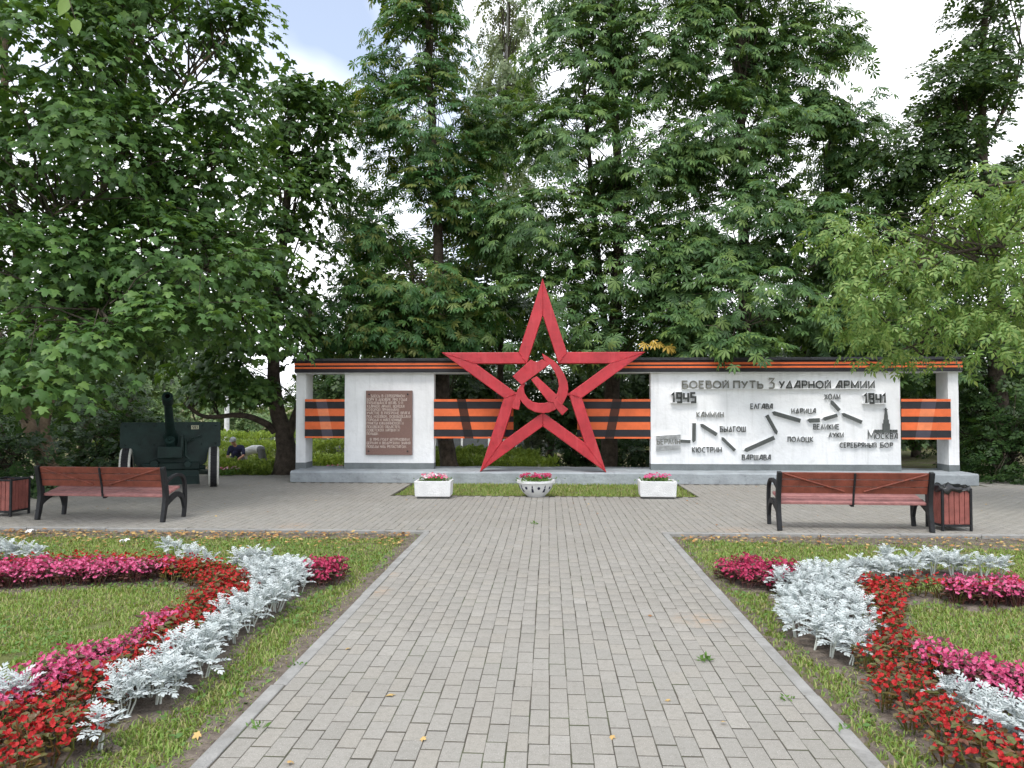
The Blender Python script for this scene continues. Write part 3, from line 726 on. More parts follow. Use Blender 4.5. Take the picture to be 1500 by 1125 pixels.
def bench(loc, rz, lab):
    t = thing('park_bench', lab, 'bench', loc, rz, 'park benches seen from behind')
    hl = .93
    for s in (-1, 1):
        x0, x1 = s * hl - .028, s * hl + .028
        m = MB(); bar_mesh(m, [(-.27, 0), (-.225, .2), (-.205, .4), (-.285, .75)], [.055, .07, .085, .06], x0, x1)
        m.build('back_post', M['iron'], t, smooth=35, bevel=.006)
        m = MB(); bar_mesh(m, [(.25, 0), (.275, .2), (.27, .42), (.235, .55), (.12, .615), (-.05, .60), (-.235, .52)], [.05, .055, .05, .045, .04, .04, .04], x0 + .004, x1 - .004)
        m.build('arm_rest', M['iron'], t, smooth=35, bevel=.006)
        m = MB(); bar_mesh(m, [(-.240, .10), (-.20, .22), (-.09, .295), (.07, .345), (.20, .29), (.262, .13)], [.05, .06, .075, .075, .06, .05], x0 + .007, x1 - .007)
        m.build('arch_brace', M['iron'], t, smooth=35, bevel=.006)
    for i in range(4):
        MB().box((0, 0, 0), (2 * hl - .062, .088, .034)).build('seat_slat', M['seat_wood'], t, (0, -.150 + .102 * i, .352 + .024 * i), (R(13), 0, 0), bevel=.006)
    for i in range(3):
        z = .515 + .092 * i; y = -.205 - .085 * (z - .4) / .35 - .0
        MB().box((0, 0, 0), (2 * hl - .062, .03, .086)).build('back_slat', M['wood'], t, (0, y + .02, z), (R(13), 0, 0), bevel=.005)
    def yb(z): return -.205 - .085 * (z - .4) / .35 - .004
    for s in (-1, 1):
        MB().tube([(s * .87, yb(.725), .725), (s * .12, yb(.50), .50)], .011, 8).build('diagonal_rod', M['wood'], t, smooth=40)
    MB().tube([(0, yb(.735), .735), (0, yb(.6) - .004, .6), (0, yb(.48) + .004, .48), (0, -.205, .33)], [.016, .013, .015, .014], 8).build('centre_rod', M['iron'], t, smooth=40)
    MB().box((0, .02, .355), (.04, .40, .022), Matrix.Rotation(R(13), 3, 'X')).build('seat_bearer', M['iron'], t)
bench((-6.165, 10.36, 0), R(-4.0), 'red-brown slatted bench with black iron ends in front of the field gun')
bench((3.87, 9.99, 0), R(-2.0), 'red-brown slatted bench with black iron ends in front of the map wall')

def bin_(loc, rz, lab, bag):
    t = thing('litter_bin', lab, 'bin', loc, rz, 'slatted litter bins')
    w, h = .36, .52
    fr = MB()
    for sx in (-1, 1):
        for sy in (-1, 1): fr.box((sx * w / 2, sy * w / 2, h / 2 + .01), (.028, .028, h + .02))
    for z in (.07, h):
        for s in (-1, 1):
            fr.box((0, s * w / 2, z), (w - .03, .024, .026)); fr.box((s * w / 2, 0, z), (.024, w - .03, .026))
    fr.build('frame', M['iron'], t, bevel=.003)
    for sd in range(4):
        a = sd * math.pi / 2; Rm = Matrix.Rotation(a, 3, 'Z')
        for i in range(5):
            c = Rm @ Vector((-.132 + .066 * i, -w / 2 + .004, h / 2 + .035))
            MB().box((0, 0, 0), (.058, .018, h - .10)).build('slat', M['bin_wood'], t, c, (0, 0, a), bevel=.004)
    MB().lathe([(.0, .1), (.135, .1), (.15, .5), (.142, .5), (.13, .12), (0, .12)], 20).build('liner', M['bag'], t, smooth=40)
    if bag:
        m = MB(); k = 36; rows = [(.135, h - .08), (.17, h + .03), (.215, h + .045), (.232, h + .01), (.225, h - .03)]
        for j, (r, z) in enumerate(rows):
            for i in range(k):
                a = 2 * math.pi * i / k; q = 1 / max(abs(math.cos(a)), abs(math.sin(a))); q = 1 + (q - 1) * .75
                rr = r * q * .92 + .012 * math.sin(i * 2.9 + j) + rnd.gauss(0, .006); m.v.append((rr * math.cos(a), rr * math.sin(a), z + .016 * math.sin(i * 1.7 + j * 2) + rnd.gauss(0, .008)))
        for j in range(len(rows) - 1):
            for i in range(k): m.f.append([j * k + i, j * k + (i + 1) % k, (j + 1) * k + (i + 1) % k, (j + 1) * k + i]); m.m.append(0)
        m.build('bin_bag', M['bag'], t, smooth=70)
bin_((5.15, 10.0, 0), R(3), 'slatted litter bin with a black bag over its rim beside the right bench', True)
bin_((-7.86, 10.6, 0), R(-2), 'slatted litter bin with open top cut off by the left picture edge', False)

# ================================================================ PLANTERS
def flower_tuft(m, c, r, nfl, npet=5, size=.02, lean=.4):
    for i in range(nfl):
        a, d = rnd.uniform(0, 6.28), r * math.sqrt(rnd.random())
        p = Vector((c[0] + d * math.cos(a), c[1] + d * math.sin(a) * .6, c[2] + rnd.uniform(-.05, .05) * (1 - d / r * .4)))
        n = Vector((math.cos(a) * lean + rnd.gauss(0, .25), math.sin(a) * lean - .35 + rnd.gauss(0, .25), 1)).normalized(); u = n.orthogonal().normalized(); w = n.cross(u); s = size * rnd.uniform(.8, 1.25)
        vs = [p]
        for q in range(npet * 2):
            b = math.pi * q / npet + i; k = 1.0 if q % 2 == 0 else .55
            vs.append(p + (u * math.cos(b) + w * math.sin(b)) * s * k + n * s * (.3 if q % 2 == 0 else .1))
        m.add(vs, [(0, 1 + q, 1 + (q + 1) % (npet * 2)) for q in range(npet * 2)])
def leaf_tuft(m, c, rx, ry, n, size, zr):
    for i in range(n):
        p = Vector((c[0] + rnd.gauss(0, rx * .5), c[1] + rnd.gauss(0, ry * .5), c[2] + rnd.uniform(0, zr)))
        d = Vector((rnd.gauss(0, 1), rnd.gauss(0, 1), rnd.uniform(.2, 1.2))).normalized(); s = d.orthogonal().normalized(); s.rotate(Matrix.Rotation(rnd.uniform(0, 6.28), 3, d))
        L = size * rnd.uniform(.7, 1.3)
        m.add([p, p + d * L * .5 + s * L * .18, p + d * L, p + d * L * .5 - s * L * .18], [(0, 1, 2, 3)])
def box_planter(loc, rz, lab, pm):
    t = thing('box_planter', lab, 'planter', loc, rz, 'white box planters')
    w, d, h = .63, .45, .30
    m = MB()
    o = [(-w / 2, -d / 2), (w / 2, -d / 2), (w / 2, d / 2), (-w / 2, d / 2)]
    sc2 = lambda s, z: [(x * s, y * s, z) for x, y in o]
    m.add(sc2(.95, .035) + sc2(1, h) + [(x * .86, y * .82, h) for x, y in o] + [(x * .84, y * .8, h - .05) for x, y in o],
          [(0, 1, 5, 4), (1, 2, 6, 5), (2, 3, 7, 6), (3, 0, 4, 7), (4, 5, 9, 8), (5, 6, 10, 9), (6, 7, 11, 10), (7, 4, 8, 11), (8, 9, 13, 12), (9, 10, 14, 13), (10, 11, 15, 14), (11, 8, 12, 15), (3, 2, 1, 0)])
    m.build('trough', M['planter'], t, bevel=.012, seg=2)
    MB().box((0, 0, .02), (w * .84, d * .84, .04)).build('foot', M['planter_foot'], t)
    MB().box((0, 0, h - .055), (w * .85, d * .8, .02)).build('soil', M['soil'], t)
    lm = MB(); leaf_tuft(lm, (0, 0, h - .03), .22, .15, 420, .06, .06); lm.build('foliage', M['weed'], t)
    fm = MB(); flower_tuft(fm, (0, 0, h + .075), .25, 75, size=.026); fm.build('blossom', M[pm], t)
box_planter((-1.985, 12.95, 0), R(1), 'white concrete box planter with pink and white flowers left of the bowl', 'mixfl')
box_planter((1.86, 13.1, 0), R(-2), 'white concrete box planter with pale pink flowers right of the bowl', 'pink')
t = thing('bowl_planter', 'round white bowl planter with navy dots and darts, full of pink flowers', 'planter', (-0.23, 13.2, 0))
bp_ = [(0, .0), (.15, .0), (.165, .02), (.23, .08), (.285, .16), (.305, .235), (.335, .245), (.335, .285), (.30, .285), (.29, .25), (0, .24)]
MB().lathe(bp_, 48).build('bowl', M['planter'], t, smooth=35)
def bowl_pt(a, z, off=.003):
    zs = [p[1] for p in bp_[2:6]]; rs = [p[0] for p in bp_[2:6]]; r = float(np.interp(z, zs, rs)) + off
    return (r * math.cos(a), r * math.sin(a), z)
for i in range(16):
    a0 = 2 * math.pi * (i + .5) / 16; m = MB()
    if i % 2 == 0:
        vs = [bowl_pt(a0, .165, .006)] + [bowl_pt(a0 + .085 * math.cos(q * .524), .165 + .026 * math.sin(q * .524), .0045) for q in range(12)]
        m.add(vs, [(0, 1 + q, 1 + (q + 1) % 12) for q in range(12)])
    else:
        vs = [bowl_pt(a0 - .02, .215), bowl_pt(a0 + .02, .215), bowl_pt(a0 + .06, .15), bowl_pt(a0 + .09, .09), bowl_pt(a0 - .09, .09), bowl_pt(a0 - .06, .15)]
        m.add(vs, [(0, 5, 2, 1), (5, 4, 3, 2)])
    m.build('painted_mark', M['bowl_mark'], t)
lm = MB(); leaf_tuft(lm, (0, 0, .25), .25, .25, 520, .065, .07); lm.build('foliage', M['weed'], t)
fm = MB(); flower_tuft(fm, (0, 0, .36), .29, 120, size=.027); fm.build('blossom', M['crimson'], t)

# ================================================================ FIELD GUN
gun = thing('field_gun', 'dark green field gun with raised barrel and shield under the maple', 'cannon', (-7.27, 14.15, 0), R(24))
GM = M['gun']
sh = [(-.86, 1.27), (.86, 1.27), (.89, 1.24), (.89, .80), (.86, .78), (.70, .74), (.66, .66), (.64, .50), (.56, .42), (.30, .42), (.26, .47), (-.26, .47), (-.30, .42), (-.56, .42), (-.64, .50), (-.66, .66), (-.70, .74), (-.86, .78), (-.89, .80), (-.89, 1.24)]
m = MB(); m.prism(sh, -.01, .012)
o = m.build('shield', GM, gun, (0, 0, 0), (R(-6), 0, 0), bevel=.004)
for x in (-.8, -.55, -.3, .3, .55, .8):
    for z in (.84, 1.2): MB().lathe([(0, -.02), (.012, -.014), (.014, 0)], 8, (x, -.012 + (z - .8) * .1 * 0, z), axis='Y').build('rivet', GM, o)
MB().box((.42, -.016, 1.165), (.135, .006, .075)).build('number_plate', M['plate_mark'], o)
for q, dx in enumerate((-.035, 0, .035)):
    mm = MB(); stroke(mm, [((p[0] - .25) * .045 + .42 + dx, p[1] * .045 + 1.143) for p in A['593'[q]][1][0]], .009, -.0215, -.018); mm.build('plate_digit', [M['gun_dark'], M['gun_dark']], o)
EL = R(33)
ax = Vector((0, -math.cos(EL), math.sin(EL))); b0 = Vector((0, -.02, .96))
rot = Vector((0, 0, 1)).rotation_difference(ax).to_euler()
MB().lathe([(.0, -.5), (.12, -.5), (.125, .1), (.10, .14), (.085, .3), (.078, .75), (.068, 1.18), (.070, 1.2), (.092, 1.24), (.096, 1.42), (.088, 1.46), (.048, 1.465), (.046, 1.2)], 28).build('barrel', GM, gun, b0, rot, smooth=35)
MB().lathe([(.046, 1.44), (.044, 1.0), (0, 1.0)], 20).build('bore', M['gun_dark'], gun, b0, rot, smooth=35)
MB().lathe([(0, .26), (.075, .26), (.085, .24), (.085, -.4), (0, -.4)], 20).build('recuperator', GM, gun, b0 + Vector((0, -.07, -.16)), rot, smooth=35)
MB().lathe([(0, .30), (.025, .30), (.03, .27), (.03, .2)], 12).build('recuperator_cap', GM, gun, b0 + Vector((0, -.07, -.16)), rot, smooth=35)
MB().box((0, -.16, .70), (.42, .30, .22)).build('cradle_box', GM, gun, bevel=.015)
MB().box((.20, -.12, .86), (.06, .2, .3)).build('cradle_cheek', GM, gun, bevel=.01)
MB().tube([(.26, -.08, .86), (.40, -.11, .96), (.52, -.10, 1.0), (.55, -.09, .985)], .014, 8).build('handspike', GM, gun, smooth=40)
MB().tube([(.26, -.10, .94), (.26, -.10, .62), (.33, -.10, .55)], .022, 8).build('elevating_rod', GM, gun, smooth=40)
MB().tube([(-.62, .05, .38), (.62, .05, .38)], .045, 12).build('axle', GM, gun, smooth=40)
MB().box((0, .05, .42), (1.04, .16, .14)).build('carriage_beam', GM, gun, bevel=.02)
MB().lathe([(0, -.05), (.07, -.05), (.075, 0), (.075, .05)], 16, (-.28, -.08, .48), axis='Y').build('drum', GM, gun, smooth=40)
MB().lathe([(0, -.05), (.06, -.05), (.065, 0), (.065, .05)], 16, (.30, -.08, .46), axis='Y').build('drum', GM, gun, smooth=40)
MB().prism([(-.5, .34), (.5, .34), (.52, .06), (-.52, .06)], .0, .02).build('lower_shield', GM, gun, bevel=.004)
m = MB(); m.box((.36, -.02, .22), (.22, .02, .02)); m.box((.26, -.02, .16), (.02, .02, .13)); m.box((.46, -.02, .16), (.02, .02, .13)); m.build('step_bracket', GM, gun)
for s in (-1, 1):
    MB().tube([(s * .25, .1, .42), (s * .45, 1.3, .22), (s * .62, 2.3, .10)], [.09, .08, .06], 8).build('trail', GM, gun, smooth=40)
    wh = put('wheel', None, gun, (s * .77, .05, .385), (0, 0, 0))
    MB().lathe([(.25, -.075), (.33, -.092), (.37, -.085), (.384, -.06), (.385, 0), (.384, .06), (.37, .085), (.33, .092), (.25, .075)], 40, axis='X').build('tyre', M['tyre'], wh, smooth=40)
    tm = MB()
    for q in range(44):
        a = 2 * math.pi * q / 44
        for ss in (-1, 1): tm.box((ss * .032, .388 * math.cos(a), .388 * math.sin(a)), (.056, .032, .012), Matrix.Rotation(a - math.pi / 2, 3, 'X'))
    tm.build('tread', M['tyre'], wh)
    for e in (-1, 1):
        MB().lathe([(.275, e * .084), (.33, e * .097), (.374, e * .090), (.388, e * .068), (.3895, e * .058)], 40, axis='X').build('white_band', M['tyre_white'], wh, smooth=40)
    MB().lathe([(0, -.06), (.09, -.06), (.11, -.03), (.25, -.05), (.25, .05), (.11, .03), (.09, .06), (0, .06)], 28, axis='X').build('rim', GM, wh, smooth=40)

# ================================================================ PEOPLE working in the far flower bed
def capsule(m, a, b, ra, rb, k=12):
    a, b = Vector(a), Vector(b); d = b - a; L = d.length; d.normalize()
    pts, rad = [], []
    for q in range(4): th = math.pi / 2 * (q + .15) / 4; pts.append(a - d * ra * math.cos(th)); rad.append(ra * math.sin(th))
    pts += [a, b]; rad += [ra, rb]
    for q in range(3, -1, -1): th = math.pi / 2 * (q + .15) / 4; pts.append(b + d * rb * math.cos(th)); rad.append(rb * math.sin(th))
    m.tube(pts, rad, k)
def hand(parts, wrist, d, side, col):
    """palm, four fingers and a thumb, slightly curled"""
    w, d = Vector(wrist), Vector(d).normalized(); s = (Vector(side) - d * Vector(side).dot(d)).normalized(); n = d.cross(s)
    for q in (-.025, 0, .025): parts.append((w + s * q, w + d * .085 + s * q * 1.1, .017, .016, col))
    for q, L in ((-.033, .062), (-.011, .078), (.011, .072), (.033, .055)):
        k = w + d * .09 + s * q; k2 = k + d * L * .55 - n * .008; parts.append((k, k2, .0095, .009, col)); parts.append((k2, k2 + d * L * .4 - n * .03, .009, .0075, col))
    tb = w + d * .025 + s * .036; t2 = tb + d * .035 + s * .032; parts.append((tb, t2, .012, .010, col)); parts.append((t2, t2 + d * .035 - n * .01, .010, .008, col))
def figure(name, lab, loc, rz, parts, mats, extra):
    t = thing(name, lab, 'person', loc, rz)
    m = MB()
    for (a, b, ra, rb, c) in parts: capsule(m, a, b, ra, rb)
    o = m.build('body', [M['skin']], t)
    md = o.modifiers.new('skin', 'REMESH'); md.mode = 'VOXEL'; md.voxel_size = .0085; md.use_smooth_shade = True
    s2 = o.modifiers.new('soft', 'SMOOTH'); s2.iterations = 3; s2.factor = .5
    me = bpy.data.meshes.new_from_object(o.evaluated_get(bpy.context.evaluated_depsgraph_get()))
    o.modifiers.clear(); o.data = me
    me.materials.clear()
    for q in mats: me.materials.append(M[q])
    n = len(me.polygons); C = np.empty(n * 3, np.float32); me.polygons.foreach_get('center', C); C = C.reshape(-1, 3)
    best = np.full(n, 1e9); mi = np.zeros(n, np.int32)
    for (a, b, ra, rb, c) in parts:
        a, b = np.array(a), np.array(b); d = b - a; h = np.clip(((C - a) @ d) / max(1e-9, d @ d), 0, 1)
        dist = np.linalg.norm(C - a - h[:, None] * d, axis=1) - (ra + (rb - ra) * h); u = dist < best; best[u] = dist[u]; mi[u] = c
    me.polygons.foreach_set('material_index', mi); me.polygons.foreach_set('use_smooth', np.ones(n, bool)); me.update()
    extra(t)
def head_parts(c, f, up, col):
    """skull, jaw, nose, ears; f = facing, up = crown direction"""
    c, f, up = Vector(c), Vector(f).normalized(), Vector(up).normalized(); s = f.cross(up)
    return [(c + up * .03 - f * .015, c + up * .045 - f * .02, .092, .09, col), (c - up * .055 + f * .035, c - up * .02 + f * .03, .058, .07, col), (c - up * .01 + f * .098, c + up * .022 + f * .09, .014, .009, col),
            (c + s * .088, c + s * .09 + up * .03, .014, .016, col), (c - s * .088, c - s * .09 + up * .03, .014, .016, col), (c - up * .05 + f * .09, c - up * .052 + f * .088, .018, .018, col)]
# kneeling man, looking down at his hands
P1 = W(347, 662, 25.0); z1 = float(ground_z(P1.x, 25.0))
c0, c1, c2, c3 = 0, 1, 2, 3                       # skin, shirt, trousers, glove
hd = Vector((-.08, -.24, 1.10)); fd = Vector((-.35, -.9, -.42)); ud = Vector((-.1, -.4, .95))
p = [((-.13, 0, .50), (.13, 0, .50), .135, .135, c2), ((0, -.01, .52), (-.02, -.08, .72), .155, .16, c1), ((-.12, -.10, .82), (.10, -.10, .84), .13, .13, c1), ((-.17, -.12, .90), (.17, -.10, .91), .07, .07, c1),
     ((-.02, -.13, .92), (-.05, -.19, 1.02), .058, .055, c0),
     ((-.13, 0, .48), (-.19, -.36, .14), .095, .075, c2), ((-.19, -.36, .11), (-.16, .08, .075), .068, .05, c2), ((-.16, .08, .07), (-.15, .22, .05), .045, .035, c2),
     ((.13, 0, .48), (.20, -.38, .14), .095, .075, c2), ((.20, -.38, .11), (.16, .06, .075), .068, .05, c2), ((.16, .06, .07), (.15, .20, .05), .045, .035, c2),
     ((-.20, -.12, .88), (-.25, -.20, .66), .062, .056, c1), ((-.25, -.20, .66), (-.25, -.22, .60), .046, .044, c0), ((-.25, -.22, .60), (-.16, -.42, .44), .043, .030, c0),
     ((.21, -.10, .89), (.26, -.24, .68), .062, .056, c1), ((.26, -.24, .68), (.25, -.27, .62), .046, .044, c0), ((.25, -.27, .62), (.02, -.44, .45), .043, .030, c0)]
p += head_parts(hd, fd, ud, c0)
hand(p, (-.16, -.42, .44), (.3, -.5, -.5), (0, -1, .3), c3); hand(p, (.02, -.44, .45), (-.6, -.4, -.5), (0, -1, .3), c3)
def ex1(t):
    m = MB(); q = Vector((0, 0, 1)).rotation_difference(ud.normalized()).to_matrix()
    cap = MB().lathe([(.104, .0), (.106, .03), (.098, .075), (.07, .105), (0, .118)], 20)
    m.add([hd + ud.normalized() * .035 + q @ Vector(v) for v in cap.v], cap.f)
    m.build('cap', M['cap'], t, smooth=50)
    m = MB(); f2 = Vector((-.35, -.9, -.25)).normalized(); s = f2.cross(ud).normalized(); c = hd + ud.normalized() * .05
    vs = [c + f2 * .085 + s * .085, c + f2 * .16 + s * .06, c + f2 * .185, c + f2 * .16 - s * .06, c + f2 * .085 - s * .085]
    m.add(vs + [v + ud.normalized() * .012 for v in vs], [(0, 1, 2, 3, 4), (9, 8, 7, 6, 5), (0, 5, 6, 1), (1, 6, 7, 2), (2, 7, 8, 3), (3, 8, 9, 4)])
    m.build('cap_peak', M['cap'], t)
    for e in (-.035, .035):
        m = MB(); fw = fd.normalized(); ss = fw.cross(ud).normalized(); m.lathe([(0, -.008), (.009, -.005), (.011, 0), (.009, .005), (0, .008)], 10, hd + fw * .088 + ss * e + ud.normalized() * .025); m.build('eye', M['hair'], t)
figure('person', 'person in navy shirt and pale peaked cap kneeling behind the low hedge, hands together', (P1.x, 25.0, z1), R(14), p, ['skin', 'navy', 'greycloth', 'glove'], ex1)
# second worker bent double, head down
P2 = W(375, 665, 25.4); z2 = float(ground_z(P2.x, 25.4))
hd2 = Vector((-.54, -.16, .50)); fd2 = Vector((-.25, -.75, -.75)); ud2 = Vector((-.75, -.2, -.45))
p = [((.16, -.09, .80), (.16, .09, .80), .125, .125, c2), ((.13, 0, .80), (-.10, -.02, .80), .145, .15, c1), ((-.10, -.02, .80), (-.36, -.05, .70), .15, .135, c1), ((-.38, -.20, .68), (-.38, .12, .68), .07, .07, c1),
     ((-.40, -.06, .66), (-.50, -.12, .56), .058, .055, c0),
     ((.17, -.11, .78), (.20, -.14, .45), .10, .075, c2), ((.20, -.14, .45), (.22, -.12, .09), .07, .05, c2), ((.22, -.12, .05), (.06, -.16, .035), .045, .035, c3),
     ((.17, .11, .78), (.26, .13, .45), .10, .075, c2), ((.26, .13, .45), (.34, .12, .09), .07, .05, c2), ((.34, .12, .05), (.18, .14, .035), .045, .035, c3),
     ((-.38, -.22, .67), (-.36, -.27, .48), .060, .052, c1), ((-.36, -.27, .48), (-.34, -.28, .40), .043, .042, c0), ((-.34, -.28, .40), (-.40, -.30, .19), .040, .029, c0),
     ((-.38, .13, .67), (-.38, .15, .48), .060, .052, c1), ((-.38, .15, .48), (-.38, .14, .40), .043, .042, c0), ((-.38, .14, .40), (-.46, .02, .20), .040, .029, c0)]
p += head_parts(hd2, fd2, ud2, c0)
hand(p, (-.40, -.30, .19), (-.15, 0, -1), (0, -1, 0), c0); hand(p, (-.46, .02, .20), (-.1, -.1, -1), (0, -1, 0), c0)
def ex2(t):
    m = MB(); u = ud2.normalized(); q = Vector((0, 0, 1)).rotation_difference((u - fd2.normalized() * .45).normalized()).to_matrix()
    cap = MB().lathe([(.104, -.03), (.108, .02), (.098, .065), (.07, .095), (0, .108)], 18)
    m.add([hd2 + u * .02 + q @ Vector(v) for v in cap.v], cap.f); m.build('hair', M['hair'], t, smooth=50)
figure('person', 'person in white top and grey trousers bending down beside the kneeling worker', (P2.x, 25.4, z2), R(8), p, ['skin', 'whitecloth', 'greycloth', 'hair'], ex2)

# ================================================================ VEGETATION
# ---- leaf shapes: base at the origin, tip along +Y, upper side +Z, length 1
def maple_leaf():
    h = [(.20, -.06), (.52, .07), (.33, .26), (.68, .60), (.26, .58), (.21, .80)]
    out = [(0, .02)] + h + [(0, 1.04)] + [(-x, y) for x, y in h[::-1]]
    V = [(0, .36, .06)] + [(x, y, -.34 * (x * x + (y - .36) ** 2) - (.05 if i % 2 == 0 else 0)) for i, (x, y) in enumerate(out)]
    n = len(out); return np.array(V), np.array([(0, 1 + i, 1 + (i + 1) % n) for i in range(n)])
def chestnut_leaf():
    V, T = [(0, 0, 0)], []
    for a, L in ((-104, .66), (-52, .90), (-16, 1.0), (20, .98), (58, .88), (108, .62)):
        a = R(a); d, s = np.array([math.sin(a), math.cos(a)]), np.array([math.cos(a), -math.sin(a)]); b = len(V)
        for (t, w, z) in ((.64, -.155, -.02), (.60, 0, .05), (.64, .155, -.02), (1.0, 0, -.03)):
            p = d * t * L + s * w * L; V.append((p[0], p[1], (z - .38 * t * t) * L))
        T += [(0, b, b + 1), (0, b + 1, b + 2), (b, b + 3, b + 1), (b + 1, b + 3, b + 2)]
    return np.array(V), np.array(T)
def ash_leaf():
    V, T = [], []
    for (y, a, L) in ((.22, -62, .46), (.22, 62, .46), (.50, -50, .48), (.50, 50, .48), (.62, 0, .56)):
        a = R(a); d, s = np.array([math.sin(a), math.cos(a)]), np.array([math.cos(a), -math.sin(a)]); b = len(V)
        for (t, w, z) in ((0, 0, 0), (.40, -.20, -.03), (.42, .20, -.03), (.75, .10, -.14), (1, 0, -.30), (.7, -.12, -.13)):
            p = np.array([0, y]) + d * t * L + s * w * L; V.append((p[0], p[1], z * L - .25 * y * y))
        T += [(b, b + 2, b + 1), (b + 1, b + 2, b + 3), (b + 1, b + 3, b + 5), (b + 5, b + 3, b + 4)]
    return np.array(V), np.array(T)
def small_leaf():
    return np.array([(0, 0, 0), (-.29, .48, .05), (.29, .48, .05), (0, 1, -.06)]), np.array([(0, 2, 1), (1, 2, 3)])
def twig_leaf():                          # a short twig with seven small leaves
    V, T = [], []; v, t = small_leaf()
    for (y, a, s) in ((.0, -60, .4), (.1, 55, .42), (.3, -55, .42), (.42, 50, .42), (.6, -40, .4), (.68, 35, .4), (.72, 0, .42)):
        c, q = math.cos(R(a)), math.sin(R(a)); w = v * s
        T.append(t + 4 * len(V)); V.append(np.stack([w[:, 0] * c + w[:, 1] * q, -w[:, 0] * q + w[:, 1] * c + y, w[:, 2] - .15 * y * y], 1))
    return np.concatenate(V), np.concatenate(T)
LEAF = dict(maple=maple_leaf(), chestnut=chestnut_leaf(), ash=ash_leaf(), small=small_leaf(), twig=twig_leaf())
def frames(tip, nor):
    tip = tip / np.linalg.norm(tip, axis=1, keepdims=True)
    nor = nor - tip * np.sum(nor * tip, 1, keepdims=True); nor /= np.linalg.norm(nor, axis=1, keepdims=True) + 1e-9
    return np.stack([np.cross(tip, nor), tip, nor], 2)
def foliage(kind, pos, Rm, size):
    v, t = LEAF[kind]; n = len(pos)
    V = np.einsum('nij,kj->nki', Rm, v) * size[:, None, None] + pos[:, None, :]
    T = t[None] + (np.arange(n, dtype=np.int32) * len(v))[:, None, None]
    return V.reshape(-1, 3), T.reshape(-1, 3)
def noise3(P, s):
    return np.array([mnoise.noise((p[0] * s, p[1] * s, p[2] * s)) for p in P])
def EL(px, py, rx, ry, Y, dz=None):       # a lobe of a crown, measured in the photo at depth Y
    c = W(px, py, Y); k = Y / 1100
    return (c.x, c.y, c.z, rx * k, (dz or rx * k), ry * k)
def spray_points(lobes, dens, g, floor=1.7, shell=.45, keep=-.28, nscale=.55):
    """centres and outward directions of leaf sprays, uneven, thicker towards each lobe's skin"""
    P, O = [], []
    for (x, y, z, a, b, c) in lobes:
        n = int(dens * 4 * math.pi * ((a * b) ** 1.6 / 3 + (a * c) ** 1.6 / 3 + (b * c) ** 1.6 / 3) ** (1 / 1.6)) + 2
        d = g.normal(size=(n, 3)); d /= np.linalg.norm(d, axis=1, keepdims=True)
        r = (shell + (1 - shell) * g.random(n) ** .6) * (1 + g.normal(0, .09, n))
        q = np.array([x, y, z]) + d * r[:, None] * np.array([a, b, c])
        o = d / np.array([a, b, c]); o /= np.linalg.norm(o, axis=1, keepdims=True)
        m = (noise3(q + 37.1, nscale) > keep) & (q[:, 2] > floor)
        P.append(q[m]); O.append(o[m])
    return np.concatenate(P), np.concatenate(O)
def spray_leaves(P, O, g, per, rad, size, droop, up=1.0, jit=.35, hang=.35):
    n = len(P); k = per
    C, D = np.repeat(P, k, 0), np.repeat(O, k, 0)
    Nn = np.stack([np.zeros(n), np.zeros(n), np.full(n, up)], 1) + O * .45 + g.normal(0, .16, (n, 3)); Nn /= np.linalg.norm(Nn, axis=1, keepdims=True)
    Nk = np.repeat(Nn, k, 0)
    u = np.cross(Nn, g.normal(size=(n, 3))); u /= np.linalg.norm(u, axis=1, keepdims=True); w = np.cross(Nn, u)
    th = g.random(n * k) * 2 * math.pi; rr = np.sqrt(g.random(n * k)); R_ = np.repeat(rad * g.uniform(.6, 1.25, n), k)
    radial = np.repeat(u, k, 0) * np.cos(th)[:, None] + np.repeat(w, k, 0) * np.sin(th)[:, None]
    pos = C + radial * (rr * R_)[:, None] + Nk * g.normal(0, .10, n * k)[:, None] * R_[:, None]
    pos[:, 2] -= droop * rr ** 2 * R_
    tip = radial + D * .5 + g.normal(0, jit, (n * k, 3)); tip[:, 2] -= hang + .35 * rr
    nor = Nk + D * .25 + g.normal(0, jit * .8, (n * k, 3))
    s = size * g.uniform(.65, 1.2, n * k)
    return pos, frames(tip, nor), s
def project(P):
    q = (P - np.array([0, 0, EYE])) @ np.array(cm)
    z = -q[:, 2]; return 750 + 1100 * q[:, 0] / np.maximum(z, .1), 562.5 - 1100 * q[:, 1] / np.maximum(z, .1), z
LEAFMESH = {}
def wood_tube(pts, r0, r1, k=7, wob=.04, g=None):
    """tapered, slightly wandering limb"""
    P = [Vector(p) for p in pts]; out = []
    for i in range(len(P) - 1):
        for s in range(4):
            t = s / 4; p0, p1, p2, p3 = P[max(i - 1, 0)], P[i], P[i + 1], P[min(i + 2, len(P) - 1)]
            out.append(.5 * ((2 * p1) + (-p0 + p2) * t + (2 * p0 - 5 * p1 + 4 * p2 - p3) * t * t + (-p0 + 3 * p1 - 3 * p2 + p3) * t ** 3))
    out.append(P[-1]); n = len(out)
    out = [p + Vector(g.normal(0, wob * (r0 + .05), 3)) if 0 < i < n - 1 else p for i, p in enumerate(out)]
    return out, [r0 + (r1 - r0) * (i / (n - 1)) ** .8 for i in range(n)]
